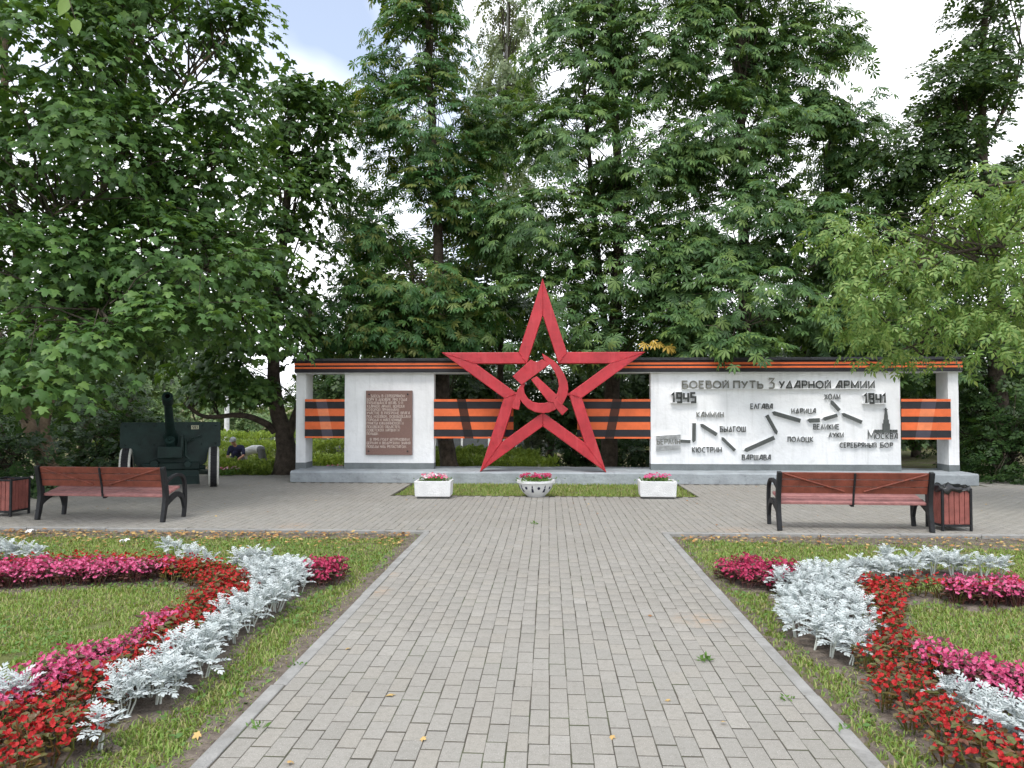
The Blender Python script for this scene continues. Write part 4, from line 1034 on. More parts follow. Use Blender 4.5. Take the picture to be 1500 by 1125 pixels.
def tree(name, label, base, stems, lobes, kind, leaf_mat, seed, dens=3.0, per=12, rad=.42, size=.2, droop=.5, hang=.35, bark='bark', boughs=(), parts=300, floor=1.7, keep=-.28, shell=.45, group=None, extra_yellow=(), jit=.35, twigs=True):
    g = np.random.default_rng(seed)
    b = Vector(base)
    t = thing(name, label, 'tree', b, 0, group)
    for (pts, r0, r1) in stems:
        P, rr = wood_tube([Vector(p) - b for p in pts], r0, r1, g=g)
        rr[0] *= 1.35; rr[1] *= 1.12
        MB().tube(P, rr, 12).build('trunk', M[bark], t, smooth=60)
    for (pts, r0, r1) in boughs:
        P, rr = wood_tube([Vector(p) - b for p in pts], r0, r1, g=g)
        MB().tube(P, rr, 9).build('bough', M[bark], t, smooth=60)
    SP, SO = spray_points(lobes, dens, g, floor, shell, keep)
    # twigs: from the nearest stem (lower down) out to each spray
    if twigs:
        axis = np.array([p for (pts, _, _) in list(stems) + list(boughs) for i in range(len(pts) - 1) for p in [np.array(pts[i]) * (1 - s) + np.array(pts[i + 1]) * s for s in (0, .2, .4, .6, .8, 1)]])
        tm = MB()
        for i in range(0, len(SP), 3):
            p = SP[i]; d = axis - p; cost = np.hypot(np.hypot(d[:, 0], d[:, 1]), 1.5 * (d[:, 2] + .35 * np.hypot(d[:, 0], d[:, 1]))); a = axis[g.choice(np.argsort(cost)[:9])] + g.normal(0, .12, 3) * np.array([.3, .3, 1])
            mid = (a + p) / 2 + np.array([0, 0, .12 * np.linalg.norm(p - a)]) + g.normal(0, .08, 3)
            tm.tube([Vector(a) - b, Vector(mid) - b, Vector(p) - b], [.010 + .004 * np.linalg.norm(p - a), .009, .004], 4, caps=False)
        tagit(tm.build('twig_mass', M['twig'], t), kind='stuff')
    pos, Rm, s = spray_leaves(SP, SO, g, per, rad, size, droop, jit=jit, hang=hang)
    ok = pos[:, 2] > floor - .15; pos, Rm, s = pos[ok], Rm[ok], s[ok]
    px, py, z = project(pos)
    vis = (px > -20) & (px < 1520) & (py > -20) & (py < 720) & (z > 1)
    order = np.argsort(np.where(vis, z - 3 * s * 0, 1e4))
    pick = np.zeros(len(pos), bool)
    if parts:
        sel = order[:min(parts * 2, int(vis.sum()))]; sel = g.permutation(sel)[:parts]; pick[sel] = True
        if kind not in LEAFMESH:
            LEAFMESH[kind] = {}
        key = leaf_mat
        if key not in LEAFMESH[kind]: LEAFMESH[kind][key] = np_mesh('leaf', *LEAF[kind], M[leaf_mat])
        for i in np.nonzero(pick)[0]:
            o = bpy.data.objects.new('leaf', LEAFMESH[kind][key]); COL.objects.link(o); o.parent = t
            mt = Matrix(Rm[i].tolist()).to_4x4() @ Matrix.Scale(float(s[i]), 4); mt.translation = Vector(pos[i]) - b; o.matrix_local = mt
    V, T = foliage(kind, pos[~pick] - np.array(b), Rm[~pick], s[~pick])
    tagit(put('crown', np_mesh('crown', V, T, M[leaf_mat]), t), kind='stuff')
    for (c, n, r) in extra_yellow:
        yp, yR, ys = spray_leaves(np.array([c]), np.array([[0, -.7, .3]]), g, n, r, size * 1.05, droop, hang=.5)
        for i in range(n):
            if 'y' + kind not in LEAFMESH: LEAFMESH['y' + kind] = np_mesh('yellow_leaf', *LEAF[kind], M['yellow_leaf'])
            o = bpy.data.objects.new('yellow_leaf', LEAFMESH['y' + kind]); COL.objects.link(o); o.parent = t
            mt = Matrix(yR[i].tolist()).to_4x4() @ Matrix.Scale(float(ys[i]), 4); mt.translation = Vector(yp[i]) - b; o.matrix_local = mt
    STATS.append((name, len(SP), len(pos), len(T)))
    return t
STATS = []
def wpt(px, py, Y): return tuple(W(px, py, Y))

# ---- big maple on the left, twin stems, canopy reaching out over the bench
tb = (-9.45, 14.0, -.05)
tree('maple_tree', 'big twin-stemmed maple behind the left bench, its canopy hanging over the gun', tb,
     [([tb, wpt(50, 640, 14), wpt(34, 590, 14), wpt(30, 420, 13.6), wpt(10, 200, 13.2), wpt(0, -150, 13)], .17, .05),
      ([(-9.35, 14.1, -.05), wpt(66, 640, 14.1), wpt(72, 590, 14.1), wpt(110, 420, 13.8), wpt(170, 200, 13.4), wpt(215, -120, 13.5)], .13, .04)],
     [EL(85, 503, 205, 58, 10.4, 1.5), EL(310, 470, 115, 45, 11.6, 1.3), EL(40, 560, 75, 38, 9.4, .6), EL(240, 385, 200, 90, 12.4, 1.9), EL(60, 380, 150, 90, 11.6, 1.8), EL(130, 225, 200, 100, 12.2, 2.1), EL(300, 270, 130, 90, 13.6, 1.7),
      EL(60, 90, 180, 100, 11.6, 2.0), EL(230, 50, 140, 100, 13.2, 2.0), EL(345, 40, 60, 45, 13.4, .8), EL(335, 160, 75, 60, 13.8, 1.2), EL(-120, 300, 150, 250, 12.0, 2.2), EL(100, -110, 240, 110, 12.6, 2.4)],
     'maple', 'maple', 21, dens=3.3, per=21, rad=.50, size=.145, droop=.55, hang=.55, bark='bark_light', floor=1.62,
     boughs=[([wpt(40, 500, 13.9), wpt(110, 440, 12.3), wpt(160, 470, 10.8)], .07, .02), ([wpt(95, 470, 13.9), wpt(210, 390, 13), wpt(330, 400, 12.4)], .07, .02), ([wpt(120, 380, 13.7), wpt(200, 290, 13.4), wpt(310, 250, 13.5)], .06, .02),
             ([wpt(30, 420, 13.6), wpt(60, 340, 12.4), wpt(100, 300, 11.4)], .06, .02), ([wpt(150, 260, 13.4), wpt(260, 130, 13.3), wpt(330, 60, 13.4)], .05, .015)])
# ---- second maple by the left end of the plinth
t2 = (-6.1, 17.2, -.06)
tree('maple_tree', 'dark-trunked maple left of the plinth with one long low curving bough', t2,
     [([t2, wpt(417, 640, 17.2), wpt(405, 590, 17.2), wpt(400, 500, 17.2), wpt(415, 350, 17.2), wpt(425, 160, 17.3)], .27, .05), ([wpt(418, 655, 17.25), wpt(432, 610, 17.2), wpt(446, 560, 17.4), wpt(455, 450, 17.6)], .13, .04)],
     [EL(390, 470, 110, 70, 16.6, 1.7), EL(410, 370, 85, 70, 17.0, 1.5), EL(425, 270, 75, 80, 17.2, 1.4), EL(440, 190, 55, 70, 17.3, 1.0), EL(340, 565, 85, 26, 16.4, 1.0), EL(310, 532, 85, 24, 16.8, 1.1), EL(320, 420, 80, 80, 17.8, 1.3), EL(490, 190, 25, 40, 17.4, .5), EL(468, 265, 45, 55, 17.2, .9), EL(478, 140, 25, 30, 17.4, .5), EL(430, 140, 45, 35, 17.3, .8)],
     'maple', 'maple_back', 22, dens=3.0, per=18, rad=.48, size=.165, droop=.5, hang=.5, floor=1.75,
     boughs=[([wpt(403, 632, 17.2), wpt(385, 618, 17.0), wpt(350, 608, 16.7), wpt(300, 610, 16.4), wpt(270, 590, 16.2)], .10, .03), ([wpt(402, 540, 17.2), wpt(370, 480, 16.6), wpt(330, 450, 16.2)], .06, .02)])
# ---- horse chestnuts behind the memorial
def chestnut(label, base, stem, lobes, seed, lm='chestnut', dens=3.0, yel=(), boughs=(), keep=-.3, per=14):
    tree('chestnut_tree', label, base, stem, lobes, 'chestnut', lm, seed, dens=dens, per=per, rad=.50, size=.215, droop=.45, hang=.30, group='horse chestnuts behind the memorial', floor=2.05, extra_yellow=yel, boughs=boughs, keep=keep, jit=.26)
cb = (-2.42, 18.9, -.3)
chestnut('tall slender chestnut standing behind the plaque slab, left of the star', cb,
         [([cb, wpt(652, 640, 18.9), wpt(648, 520, 18.9), wpt(641, 330, 18.9), wpt(630, 120, 18.9), wpt(622, -150, 18.9)], .25, .06)],
         [EL(612, -40, 70, 90, 18.9), EL(612, 80, 75, 90, 18.9), EL(625, 190, 92, 80, 18.8), EL(555, 250, 60, 65, 18.6), EL(535, 335, 50, 60, 18.5), EL(545, 150, 40, 55, 18.7), EL(610, 310, 100, 70, 18.6), EL(620, 400, 105, 60, 18.4), EL(540, 440, 60, 50, 18.2), EL(590, 480, 100, 45, 18.0), EL(690, 455, 85, 60, 18.2), EL(690, 300, 60, 90, 18.9), EL(475, 480, 50, 50, 18.4)],
         31, 'chestnut_dry', 3.2, keep=-.22)
cb = (1.42, 18.8, -.3)
chestnut('broad dense chestnut rising right behind the red star', cb,
         [([cb, wpt(893, 640, 18.8), wpt(900, 500, 18.8), wpt(905, 330, 18.9), wpt(900, 120, 18.9), wpt(890, -200, 18.9)], .26, .06), ([wpt(896, 560, 18.8), wpt(880, 420, 19.2), wpt(865, 250, 19.2), wpt(850, 60, 19.2)], .12, .04)],
         [EL(870, -60, 100, 120, 18.9), EL(850, 90, 85, 80, 18.7), EL(960, 60, 90, 110, 18.6), EL(850, 210, 105, 80, 18.5), EL(800, 330, 100, 80, 18.4), EL(950, 240, 100, 90, 18.4), EL(900, 380, 110, 75, 18.1), EL(790, 445, 95, 60, 17.9), EL(930, 480, 120, 50, 17.5), EL(730, 190, 60, 70, 19.5), EL(1000, 390, 80, 80, 18.0)],
         32, 'chestnut', 2.7, yel=[(wpt(960, 500, 16.3), 6, .35)])
cb = (4.9, 18.9, -.25)
chestnut('tall chestnut behind the left half of the map wall, drooping over its beam', cb,
         [([cb, wpt(1092, 640, 18.9), wpt(1090, 450, 18.9), wpt(1088, 300, 18.9), wpt(1085, 100, 18.9), wpt(1080, -180, 18.9)], .24, .06)],
         [EL(1090, -70, 110, 120, 18.9), EL(1060, 70, 95, 90, 18.6), EL(1170, 80, 80, 90, 18.9), EL(1240, 70, 40, 35, 18.9), EL(1070, 200, 110, 80, 18.4), EL(1180, 200, 85, 80, 18.7), EL(1080, 320, 115, 80, 18.1), EL(1080, 430, 120, 65, 17.6), EL(1180, 470, 100, 50, 17.4), EL(1010, 495, 60, 32, 16.9), EL(1100, 497, 42, 16, 15.6, .5), EL(1195, 350, 80, 80, 18.3)],
         33, 'chestnut', 2.7, yel=[(wpt(1245, 480, 17), 4, .3), (wpt(1185, 445, 16.9), 2, .2)], boughs=[([wpt(1090, 480, 18.9), wpt(1095, 470, 17), wpt(1100, 505, 15.7)], .06, .02)])
cb = (6.35, 19.6, -.2)
chestnut('shaded chestnut with a dark trunk in the gap right of the map wall', cb,
         [([cb, wpt(1170, 640, 19.6), wpt(1185, 480, 19.6), wpt(1210, 300, 19.6), wpt(1225, 150, 19.6)], .28, .06)],
         [EL(1240, 210, 75, 70, 19.6), EL(1260, 300, 85, 80, 19.4), EL(1290, 400, 95, 80, 19.2), EL(1270, 490, 110, 55, 19.0), EL(1345, 545, 60, 40, 18.0)],
         34, 'chestnut', 2.4)
# ---- ash-leaved maple drooping in from the right, trunk outside the picture
ab = (9.9, 12.6, -.03)
tree('ash_leaved_maple', 'light yellow-green tree drooping over the right end of the memorial', ab,
     [([ab, (9.7, 12.5, 1.5), (9.2, 12.3, 3.2), (8.6, 12.0, 5.0), (8.3, 11.8, 6.6)], .20, .05)],
     [EL(1410, 430, 145, 62, 11.6, 1.2), EL(1330, 350, 100, 60, 11.8, 1.1), EL(1450, 330, 110, 70, 11.6, 1.3), EL(1490, 470, 90, 60, 11.2, 1.0), EL(1265, 400, 60, 55, 12.0, .8), EL(1310, 462, 85, 32, 12.6, .8), EL(1355, 512, 90, 12, 13.4, .5), EL(1230, 330, 35, 35, 12.0, .4), EL(1560, 380, 110, 170, 11.6, 1.6), EL(1430, 265, 60, 40, 11.8, .8)],
     'ash', 'ashleaf', 41, dens=3.6, per=11, rad=.34, size=.21, droop=.8, hang=.75, floor=1.95, keep=-.22,
     boughs=[([(9.2, 12.3, 3.2), (8.0, 11.9, 4.0), (6.6, 11.8, 4.0), (5.2, 12.0, 3.7)], .06, .015), ([(9.5, 12.4, 2.4), (8.2, 12.4, 3.1), (7.0, 12.9, 2.9), (6.0, 13.4, 2.5)], .05, .012), ([(8.8, 12.1, 4.4), (7.6, 11.8, 5.0), (6.4, 11.8, 4.9)], .05, .012)])
# ---- dark small-leaved tree at the upper right
eb = (10.6, 18.0, -.03)
tree('elm_tree', 'dark small-leaved tree in the upper right corner, sky showing between its branches', eb,
     [([eb, wpt(1462, 560, 18), wpt(1455, 400, 18), wpt(1440, 230, 18), wpt(1440, 60, 18), wpt(1460, -120, 18)], .24, .04)],
     [EL(1470, 40, 70, 60, 17.6, 1.1), EL(1420, 170, 75, 55, 17.4, 1.2), EL(1350, 215, 60, 45, 17.6, .9), EL(1375, 120, 40, 35, 17.4, .7), EL(1480, 250, 60, 45, 17.6, 1.0), EL(1440, 105, 75, 45, 17.5, 1.1), EL(1490, 150, 60, 60, 17.4, 1.2), EL(1400, 290, 90, 60, 18.2, 1.6), EL(1330, 300, 60, 60, 19.0, 1.3), EL(1480, -70, 100, 70, 17.5, 1.6), EL(1440, 400, 110, 90, 18.8, 1.8), EL(1430, 520, 120, 70, 18.6, 1.5)],
     'twig', 'elm', 42, dens=2.6, per=12, rad=.45, size=.34, droop=.4, hang=.3, parts=0, keep=-.12,
     boughs=[([wpt(1450, 330, 18), wpt(1410, 230, 17.6), wpt(1375, 170, 17.4)], .07, .02), ([wpt(1450, 300, 18), wpt(1430, 200, 17.5), wpt(1400, 150, 17.3)], .06, .02), ([wpt(1440, 220, 18), wpt(1480, 140, 17.6), wpt(1500, 80, 17.4)], .06, .02)])
# ---- birch far behind, pale hanging sprays
bb = (-2.2, 33.0, -.73)
tree('birch_tree', 'pale birch with hanging twigs far behind, between the two tallest chestnuts', bb,
     [([bb, (-2.1, 33, 6), (-1.9, 33, 13), (-1.8, 33, 21)], .22, .04)],
     [EL(745, 0, 45, 70, 33, 1.8), EL(750, 90, 50, 60, 33, 1.8), EL(720, 160, 45, 60, 33, 1.8), EL(770, 180, 40, 50, 33, 1.8), EL(740, -100, 40, 70, 33, 1.6), EL(745, 270, 50, 60, 33, 1.8)],
     'twig', 'birch', 43, dens=2.3, per=9, rad=.35, size=.42, droop=1.6, hang=1.6, bark='birch_bark', parts=0, keep=-.2)
# ---- far trees closing the park
for (px, py, rx, ry, Y, nm, lab, lm) in ((60, 560, 110, 70, 44, 'far_tree', 'far pale green tree seen under the maple, above the litter bin', 'fartree'), (215, 590, 70, 60, 40, 'far_tree', 'far bright green tree behind the shield of the gun', 'fartree'),
                                 (275, 545, 85, 50, 47, 'far_tree', 'far tree crown showing above the gun shield and low bough', 'fartree'), (350, 600, 75, 55, 42, 'far_tree', 'far pale tree behind the two gardeners', 'fartree'), (480, 585, 70, 65, 46, 'far_tree', 'far tree seen between left pillar and plaque slab', 'fartree'), (690, 570, 90, 75, 44, 'far_tree', 'far tree glimpsed below the ribbon left of the star', 'elm'),
                                 (870, 575, 90, 75, 42, 'far_tree', 'far dark tree seen through the open middle of the star', 'elm'), (1080, 565, 120, 90, 40, 'far_tree', 'far dark tree mostly hidden behind the map wall', 'elm'), (1290, 560, 110, 90, 34, 'far_tree', 'far tree glimpsed between map wall and right pillar', 'elm'), (1450, 560, 110, 110, 30, 'far_tree', 'far dark tree behind the bushes at the right edge', 'elm')):
    c = W(px, py, Y); gz = float(ground_z(c.x, Y)); k = Y / 1100
    tree(nm, lab, (c.x, Y, gz), [([(c.x, Y, gz), (c.x + .1, Y, c.z), (c.x, Y, c.z + ry * k * .7)], .2, .05)],
         [EL(px, py, rx * .8, ry, Y), EL(px - rx * .5, py + ry * .45, rx * .6, ry * .6, Y - 1), EL(px + rx * .5, py + ry * .4, rx * .6, ry * .6, Y - .5)],
         'twig', lm, int(500 + px), dens=1.9, per=8, rad=.6, size=.55, droop=.4, hang=.3, parts=0, floor=gz + .5, group='far trees closing the park', twigs=False)
# ---- shaded trees in the middle distance, closing the view under the crowns
for (px, py, rx, ry, Y, lab, lm) in ((520, 545, 75, 65, 27, 'shaded young tree behind the plaque slab and left beam', 'elm'), (650, 545, 80, 70, 26, 'shaded young tree behind the left arm of the star', 'elm'), (770, 560, 80, 70, 27, 'shaded young tree showing through the middle of the star', 'elm'),
                                     (805, 572, 60, 42, 23.5, 'small dense tree right behind the hammer and sickle', 'elm'),
                                     (900, 550, 80, 75, 25, 'shaded young tree behind the right arm of the star', 'elm'), (1040, 530, 100, 80, 25, 'shaded tree above the left half of the map wall', 'elm'), (1200, 520, 110, 85, 25, 'shaded tree above the right half of the map wall', 'elm'), (1340, 540, 90, 100, 24, 'shaded tree behind the right pillar gap', 'elm'),
                                     (120, 560, 90, 60, 26, 'shaded tree behind the twin maple stems', 'elm'), (0, 540, 110, 80, 24, 'shaded tree at the left edge behind the maple', 'elm'),
                                     (190, 455, 120, 90, 23, 'shaded tree behind the middle of the big maple crown', 'elm'), (600, 430, 85, 95, 22.5, 'dark tree filling the back of the slender chestnut', 'elm'), (730, 400, 85, 110, 22.5, 'dark tree between the two chestnuts left of the star tip', 'elm')):
    c = W(px, py, Y); gz = float(ground_z(c.x, Y)); k = Y / 1100
    tree('young_tree', lab, (c.x, Y, gz), [([(c.x, Y, gz), (c.x + .1, Y, c.z), (c.x, Y, c.z + ry * k * .7)], .12, .03)],
         [EL(px, py, rx, ry, Y), EL(px - rx * .5, py + ry * .4, rx * .6, ry * .6, Y - .6), EL(px + rx * .5, py + ry * .4, rx * .6, ry * .6, Y + .5)],
         'twig', lm, int(700 + px), dens=2.4, per=8, rad=.45, size=.48, droop=.4, hang=.3, parts=0, floor=gz + .6, group='young trees in the middle distance', twigs=False)
# ---- bushes
def bush(label, lobes, lm, seed, base, dens=6.0, size=.22, name='bush', floor=-.6, per=9):
    t = tree(name, label, base, [([base, (base[0], base[1], base[2] + .45), (base[0] + .06, base[1], base[2] + .8)], .04, .015)], lobes, 'twig', lm, seed, dens=dens, per=per, rad=.22, size=size, droop=.3, hang=.1, parts=0, floor=floor, shell=.3, keep=-.45)
    t['category'] = 'bush'
    return t
def bl(px, py, rx, ry, Y): return EL(px, py, rx, ry, Y, rx * Y / 1100 * .8)
bush('dark bush at the foot of the twin-stemmed maple, behind the left litter bin', [bl(20, 665, 70, 55, 13.0), bl(-40, 640, 60, 70, 13.2), bl(60, 690, 45, 30, 12.9)], 'bush', 61, (-9.6, 13.0, -.03))
bush('dark leafy bush filling the shade between the maple stems and the gun', [bl(120, 640, 60, 60, 15.4), bl(160, 665, 50, 50, 15.0), bl(95, 675, 50, 45, 14.9), bl(190, 625, 40, 45, 16.2)], 'bush', 62, (-9.4, 15.2, -.03))
bush('tall shaded bush behind the field gun shield', [bl(225, 640, 60, 45, 17.6), bl(160, 600, 70, 50, 18.0), bl(60, 610, 80, 55, 17.5)], 'bush', 63, (-9.3, 17.6, -.05))
bush('dark overgrown bush at the right edge beyond the plinth end', [bl(1465, 655, 55, 50, 16.6), bl(1510, 640, 60, 70, 16.4), bl(1440, 690, 30, 22, 16.2), bl(1500, 695, 50, 25, 15.9)], 'bush', 64, (9.8, 16.6, -.03))
bush('tall dark thicket behind the right pillar', [bl(1430, 600, 55, 60, 18.2), bl(1480, 570, 60, 70, 18.4), bl(1360, 600, 40, 50, 20.5), bl(1400, 650, 40, 40, 19.2)], 'bush', 65, (10.2, 18.4, -.03))
bush('rounded dark evergreen bush seen under the right arm of the star', [bl(832, 657, 42, 30, 22.0), bl(870, 665, 35, 24, 22.5)], 'bush', 66, (.75, 22.0, -.5), dens=9)
bush('dark evergreen bush beneath the ribbon right of the star', [bl(925, 660, 38, 28, 22.0), bl(960, 655, 30, 30, 22.5)], 'bush', 67, (2.4, 22.0, -.5), dens=9)
bush('silvery pale shrub inside the star, above the round bush', [bl(796, 640, 24, 30, 24.5), bl(775, 660, 18, 20, 24.3)], 'pale_shrub', 68, (-.4, 24.5, -.7), dens=9, name='pale_shrub')
# ---- clipped hedges
def hedge(label, x0, x1, y0, y1, h, n, seed, size=.11, lm='hedge'):
    g = np.random.default_rng(seed)
    gz = float(ground_z((x0 + x1) / 2, (y0 + y1) / 2)); L, D = x1 - x0, y1 - y0
    u = g.random((n, 3)); side = g.random(n)
    pos = np.stack([x0 + u[:, 0] * L, y0 + u[:, 1] * D, gz + h * u[:, 2]], 1); out = np.zeros((n, 3))
    top = side < .45; fr = (side >= .45) & (side < .85); bk = side >= .85
    pos[top, 2] = gz + h + g.normal(0, .025, top.sum()); out[top, 2] = 1
    pos[fr, 1] = y0 + g.normal(0, .03, fr.sum()); out[fr, 1] = -1
    pos[bk, 1] = y1; out[bk, 1] = 1
    pos[:, 2] += .03 * np.sin(pos[:, 0] * 2.1) + .02 * np.sin(pos[:, 0] * 5.3)
    tip = out + np.array([0, 0, .7]) + g.normal(0, .6, (n, 3)); nor = out + g.normal(0, .6, (n, 3))
    V, T = foliage('twig', pos, frames(tip, nor), size * g.uniform(.7, 1.3, n))
    t = thing('clipped_hedge', label, 'hedge', (0, 0, 0), 0, 'clipped park hedges')
    tagit(put('hedge_foliage', np_mesh('hedge_foliage', V, T, M[lm]), t), kind='stuff')
    nst = max(3, int(L / .35))
    st = MB()
    for i in range(nst):
        x = x0 + L * (i + .5) / nst + g.normal(0, .05); st.tube([(x, (y0 + y1) / 2, gz - .02), (x + g.normal(0, .05), (y0 + y1) / 2, gz + h * .8)], .012, 5)
    tagit(st.build('stem_row', M['bark'], t), kind='stuff')
xg0, xg1 = W(316, 690, 17.0).x, W(398, 690, 17.0).x
hedge('low loose hedge at the paving edge in front of the gardeners', xg0, xg1, 16.95, 17.5, .20, 800, 71, .15, 'hedge')
hedge('long bright hedge behind the gardeners', -17.5, -4.5, 28.0, 29.2, .72, 3400, 72, .20)
hedge('pale clipped hedge beyond the gardeners in the lower garden', -16, -8.2, 31.5, 32.4, .95, 1700, 74, .22)
hedge('clipped hedge seen under the ribbon left of the star', -5.2, -.3, 20.6, 21.6, .66, 2600, 73, .16)
hedge('lower clipped hedge running behind the star legs', -4.6, 0.2, 19.2, 19.8, .34, 1700, 75, .13)
hedge('hedge strip glimpsed between left pillar and plaque slab', -8.2, -5.4, 23.0, 23.8, .6, 1300, 76, .16)

# ---- far lamp pole and fence
lp = W(332, 640, 38.0); gz = float(ground_z(lp.x, 38))
t = thing('lamp_post', 'slim white lamp pole far behind the gardeners', 'lamp post', (lp.x, 38, gz))
MB().tube([(0, 0, 0), (0, 0, .9), (0, 0, 5.2)], [.14, .13, .10], 12).build('pole', M['pole'], t, smooth=40)
MB().tube([(0, 0, 5.1), (0, -.25, 5.35), (0, -.8, 5.45)], [.05, .04, .035], 8).build('lamp_arm', M['pole'], t, smooth=40)
MB().box((0, -.95, 5.43), (.18, .45, .08)).build('lamp_head', M['fence'], t, bevel=.02)
t = thing('park_fence', 'low grey fence far behind the hedge left of the star', 'fence', (0, 34.5, -.73), 0)
for i in range(13): MB().box((-14 + 1.25 * i, 0, .5), (.09, .09, 1.0)).build('post', M['pole'], t)
for i in range(12): MB().box((-13.375 + 1.25 * i, .02, .5), (1.14, .03, .72)).build('panel', M['fence'], t)

# ================================================================ FLOWER BEDS, LAWN, SMALL THINGS
def Bp(px, py): q = G(px, py); return (q.x, q.y)
def Tp(px, py, h=.19): q = G(px, py, h); return (q.x, q.y)
B_, T_ = Bp, Tp
BEDS = {   # name: (outline on the ground, kind, side)
 'lp1': ([T_(-90, 812), T_(0, 813), T_(100, 808), T_(200, 810), T_(250, 813), B_(240, 850), B_(150, 854), B_(0, 862), B_(-90, 866)], 'pink', 'far arm of the left bed'),
 'lr1': ([T_(-90, 803), T_(0, 805), T_(150, 803), T_(290, 804), T_(290, 816), T_(150, 811), T_(0, 815), T_(-90, 815)], 'red', 'thin rear row of the left bed'),
 'lr2': ([T_(252, 806), T_(330, 812), T_(392, 846), B_(390, 880), B_(330, 915), B_(250, 985), B_(160, 1050), B_(150, 1085), B_(60, 1140), B_(-60, 1180), B_(-60, 1095), B_(60, 1045), B_(150, 1000), B_(215, 955), B_(262, 915), B_(290, 885), B_(292, 862), B_(242, 850)], 'red', 'curved red band of the left bed'),
 'lp2': ([T_(245, 884), T_(190, 907), T_(100, 940), T_(0, 977), T_(-80, 1005), B_(-80, 1085), B_(0, 1058), B_(60, 1043), B_(150, 998), B_(215, 953), B_(260, 915)], 'pink', 'near arm of the left bed'),
 'ls1': ([T_(270, 806, .17), T_(390, 812, .17), T_(441, 814, .17), T_(456, 833, .17), B_(456, 860), B_(420, 882), B_(397, 872), T_(388, 848, .17), B_(350, 842), B_(290, 826)], 'silver', 'far tip of the left bed'),
 'ls2': ([B_(422, 884), B_(381, 914), B_(347, 940), B_(302, 990), B_(240, 1040), B_(165, 1054), B_(150, 1062), T_(150, 992, .17), T_(200, 958, .17), T_(253, 924, .17), T_(292, 908, .17), T_(340, 868, .17), B_(398, 874)], 'silver', 'long near edge of the left bed'),
 'ls0': ([T_(-80, 792, .17), T_(0, 793, .17), T_(75, 797, .17), B_(78, 824), B_(0, 824), B_(-80, 824)], 'silver', 'far left corner beside the rear pink row'),
 'lp3': ([T_(428, 810), T_(498, 810), T_(507, 820), B_(502, 848), B_(468, 862), B_(455, 856)], 'crimson', 'right tip of the left bed'),
 'rp1': ([T_(1046, 810), T_(1090, 806), T_(1150, 812), T_(1200, 820), B_(1185, 850), B_(1139, 866), B_(1100, 864), B_(1063, 850), B_(1050, 836)], 'crimson', 'left tip of the right bed'),
 'rs1': ([T_(1140, 838, .17), T_(1188, 822, .17), T_(1292, 810, .17), T_(1396, 808, .17), T_(1466, 814, .17), B_(1470, 842), B_(1327, 848), B_(1250, 852), B_(1250, 885), B_(1265, 915), B_(1285, 950), B_(1257, 970), B_(1236, 980), B_(1188, 957), B_(1160, 936), B_(1150, 898), B_(1138, 866)], 'silver', 'broad hooked band of the right bed'),
 'rr1': ([T_(1258, 845), T_(1380, 842), T_(1600, 838), T_(1600, 851), T_(1400, 849), B_(1400, 866), B_(1310, 868), B_(1256, 862)], 'red', 'rear row of the right bed'),
 'rp2': ([T_(1400, 851), T_(1500, 852), T_(1600, 853), B_(1600, 882), B_(1500, 869), B_(1402, 866)], 'pink', 'rear right arm of the right bed'),
 'rr2': ([B_(1256, 862), B_(1310, 869), B_(1318, 900), B_(1335, 945), B_(1355, 985), B_(1385, 1012), B_(1398, 1062), B_(1440, 1098), B_(1500, 1112), B_(1600, 1140), B_(1600, 1190), B_(1480, 1190), B_(1400, 1135), B_(1330, 1065), B_(1278, 1042), B_(1264, 988), B_(1288, 955), B_(1268, 915), B_(1253, 885)], 'red', 'curved red band of the right bed'),
 'rp3': ([T_(1345, 926), T_(1410, 938), T_(1458, 955), T_(1500, 965), T_(1600, 992), B_(1600, 1075), B_(1500, 1045), B_(1400, 1018), B_(1360, 988)], 'pink', 'near arm of the right bed'),
 'rs2': ([B_(1392, 1026), B_(1440, 1036), B_(1500, 1052), B_(1620, 1085), B_(1620, 1160), B_(1500, 1112), B_(1440, 1096), B_(1398, 1062)], 'silver', 'near right corner of the picture'),
}
# ---- dug soil under the beds: lumpy, ragged at the edge
def soil_bed(name, polys, seed):
    A_ = np.concatenate([np.array(p) for p in polys]); lo, hi = A_.min(0) - .1, A_.max(0) + .1; c = .035
    lo[0], hi[0] = max(lo[0], -7.5), min(hi[0], 7.5); lo[1] = max(lo[1], 2.6)
    xs_, ys_ = np.arange(lo[0], hi[0], c), np.arange(lo[1], hi[1], c); X, Y = np.meshgrid(xs_, ys_); g = np.random.default_rng(seed)
    P = np.stack([X.ravel(), Y.ravel()], 1); J = P + g.normal(0, .03, P.shape); ins = np.zeros(len(P), bool)
    for p in polys:
        p = np.array(p); ins |= inside(J, p)
        for dx, dy in ((.07, 0), (-.07, 0), (0, .07), (0, -.07)): ins |= inside(J + np.array([dx, dy]), p)
    ins = ins.reshape(X.shape)
    Z = np.array([mnoise.noise((x * 9, y * 9, seed)) * .010 + mnoise.noise((x * 28, y * 28, seed)) * .006 for x, y in P]).reshape(X.shape) - .014
    Z = np.where(ins, Z, -.045)
    id_ = np.arange(X.size).reshape(X.shape); k = (ins[:-1, :-1] | ins[1:, 1:] | ins[:-1, 1:] | ins[1:, :-1])
    a_, b_, d_, e_ = id_[:-1, :-1][k], id_[:-1, 1:][k], id_[1:, 1:][k], id_[1:, :-1][k]
    tagit(put(name, np_mesh(name, np.stack([X, Y, Z], -1).reshape(-1, 3), np.concatenate([np.stack([a_, b_, d_], 1), np.stack([a_, d_, e_], 1)]), M['soil'], True)), kind='structure')
soil_bed('flower_bed_soil', [v[0] for k, v in BEDS.items() if k[0] == 'l'], 5)
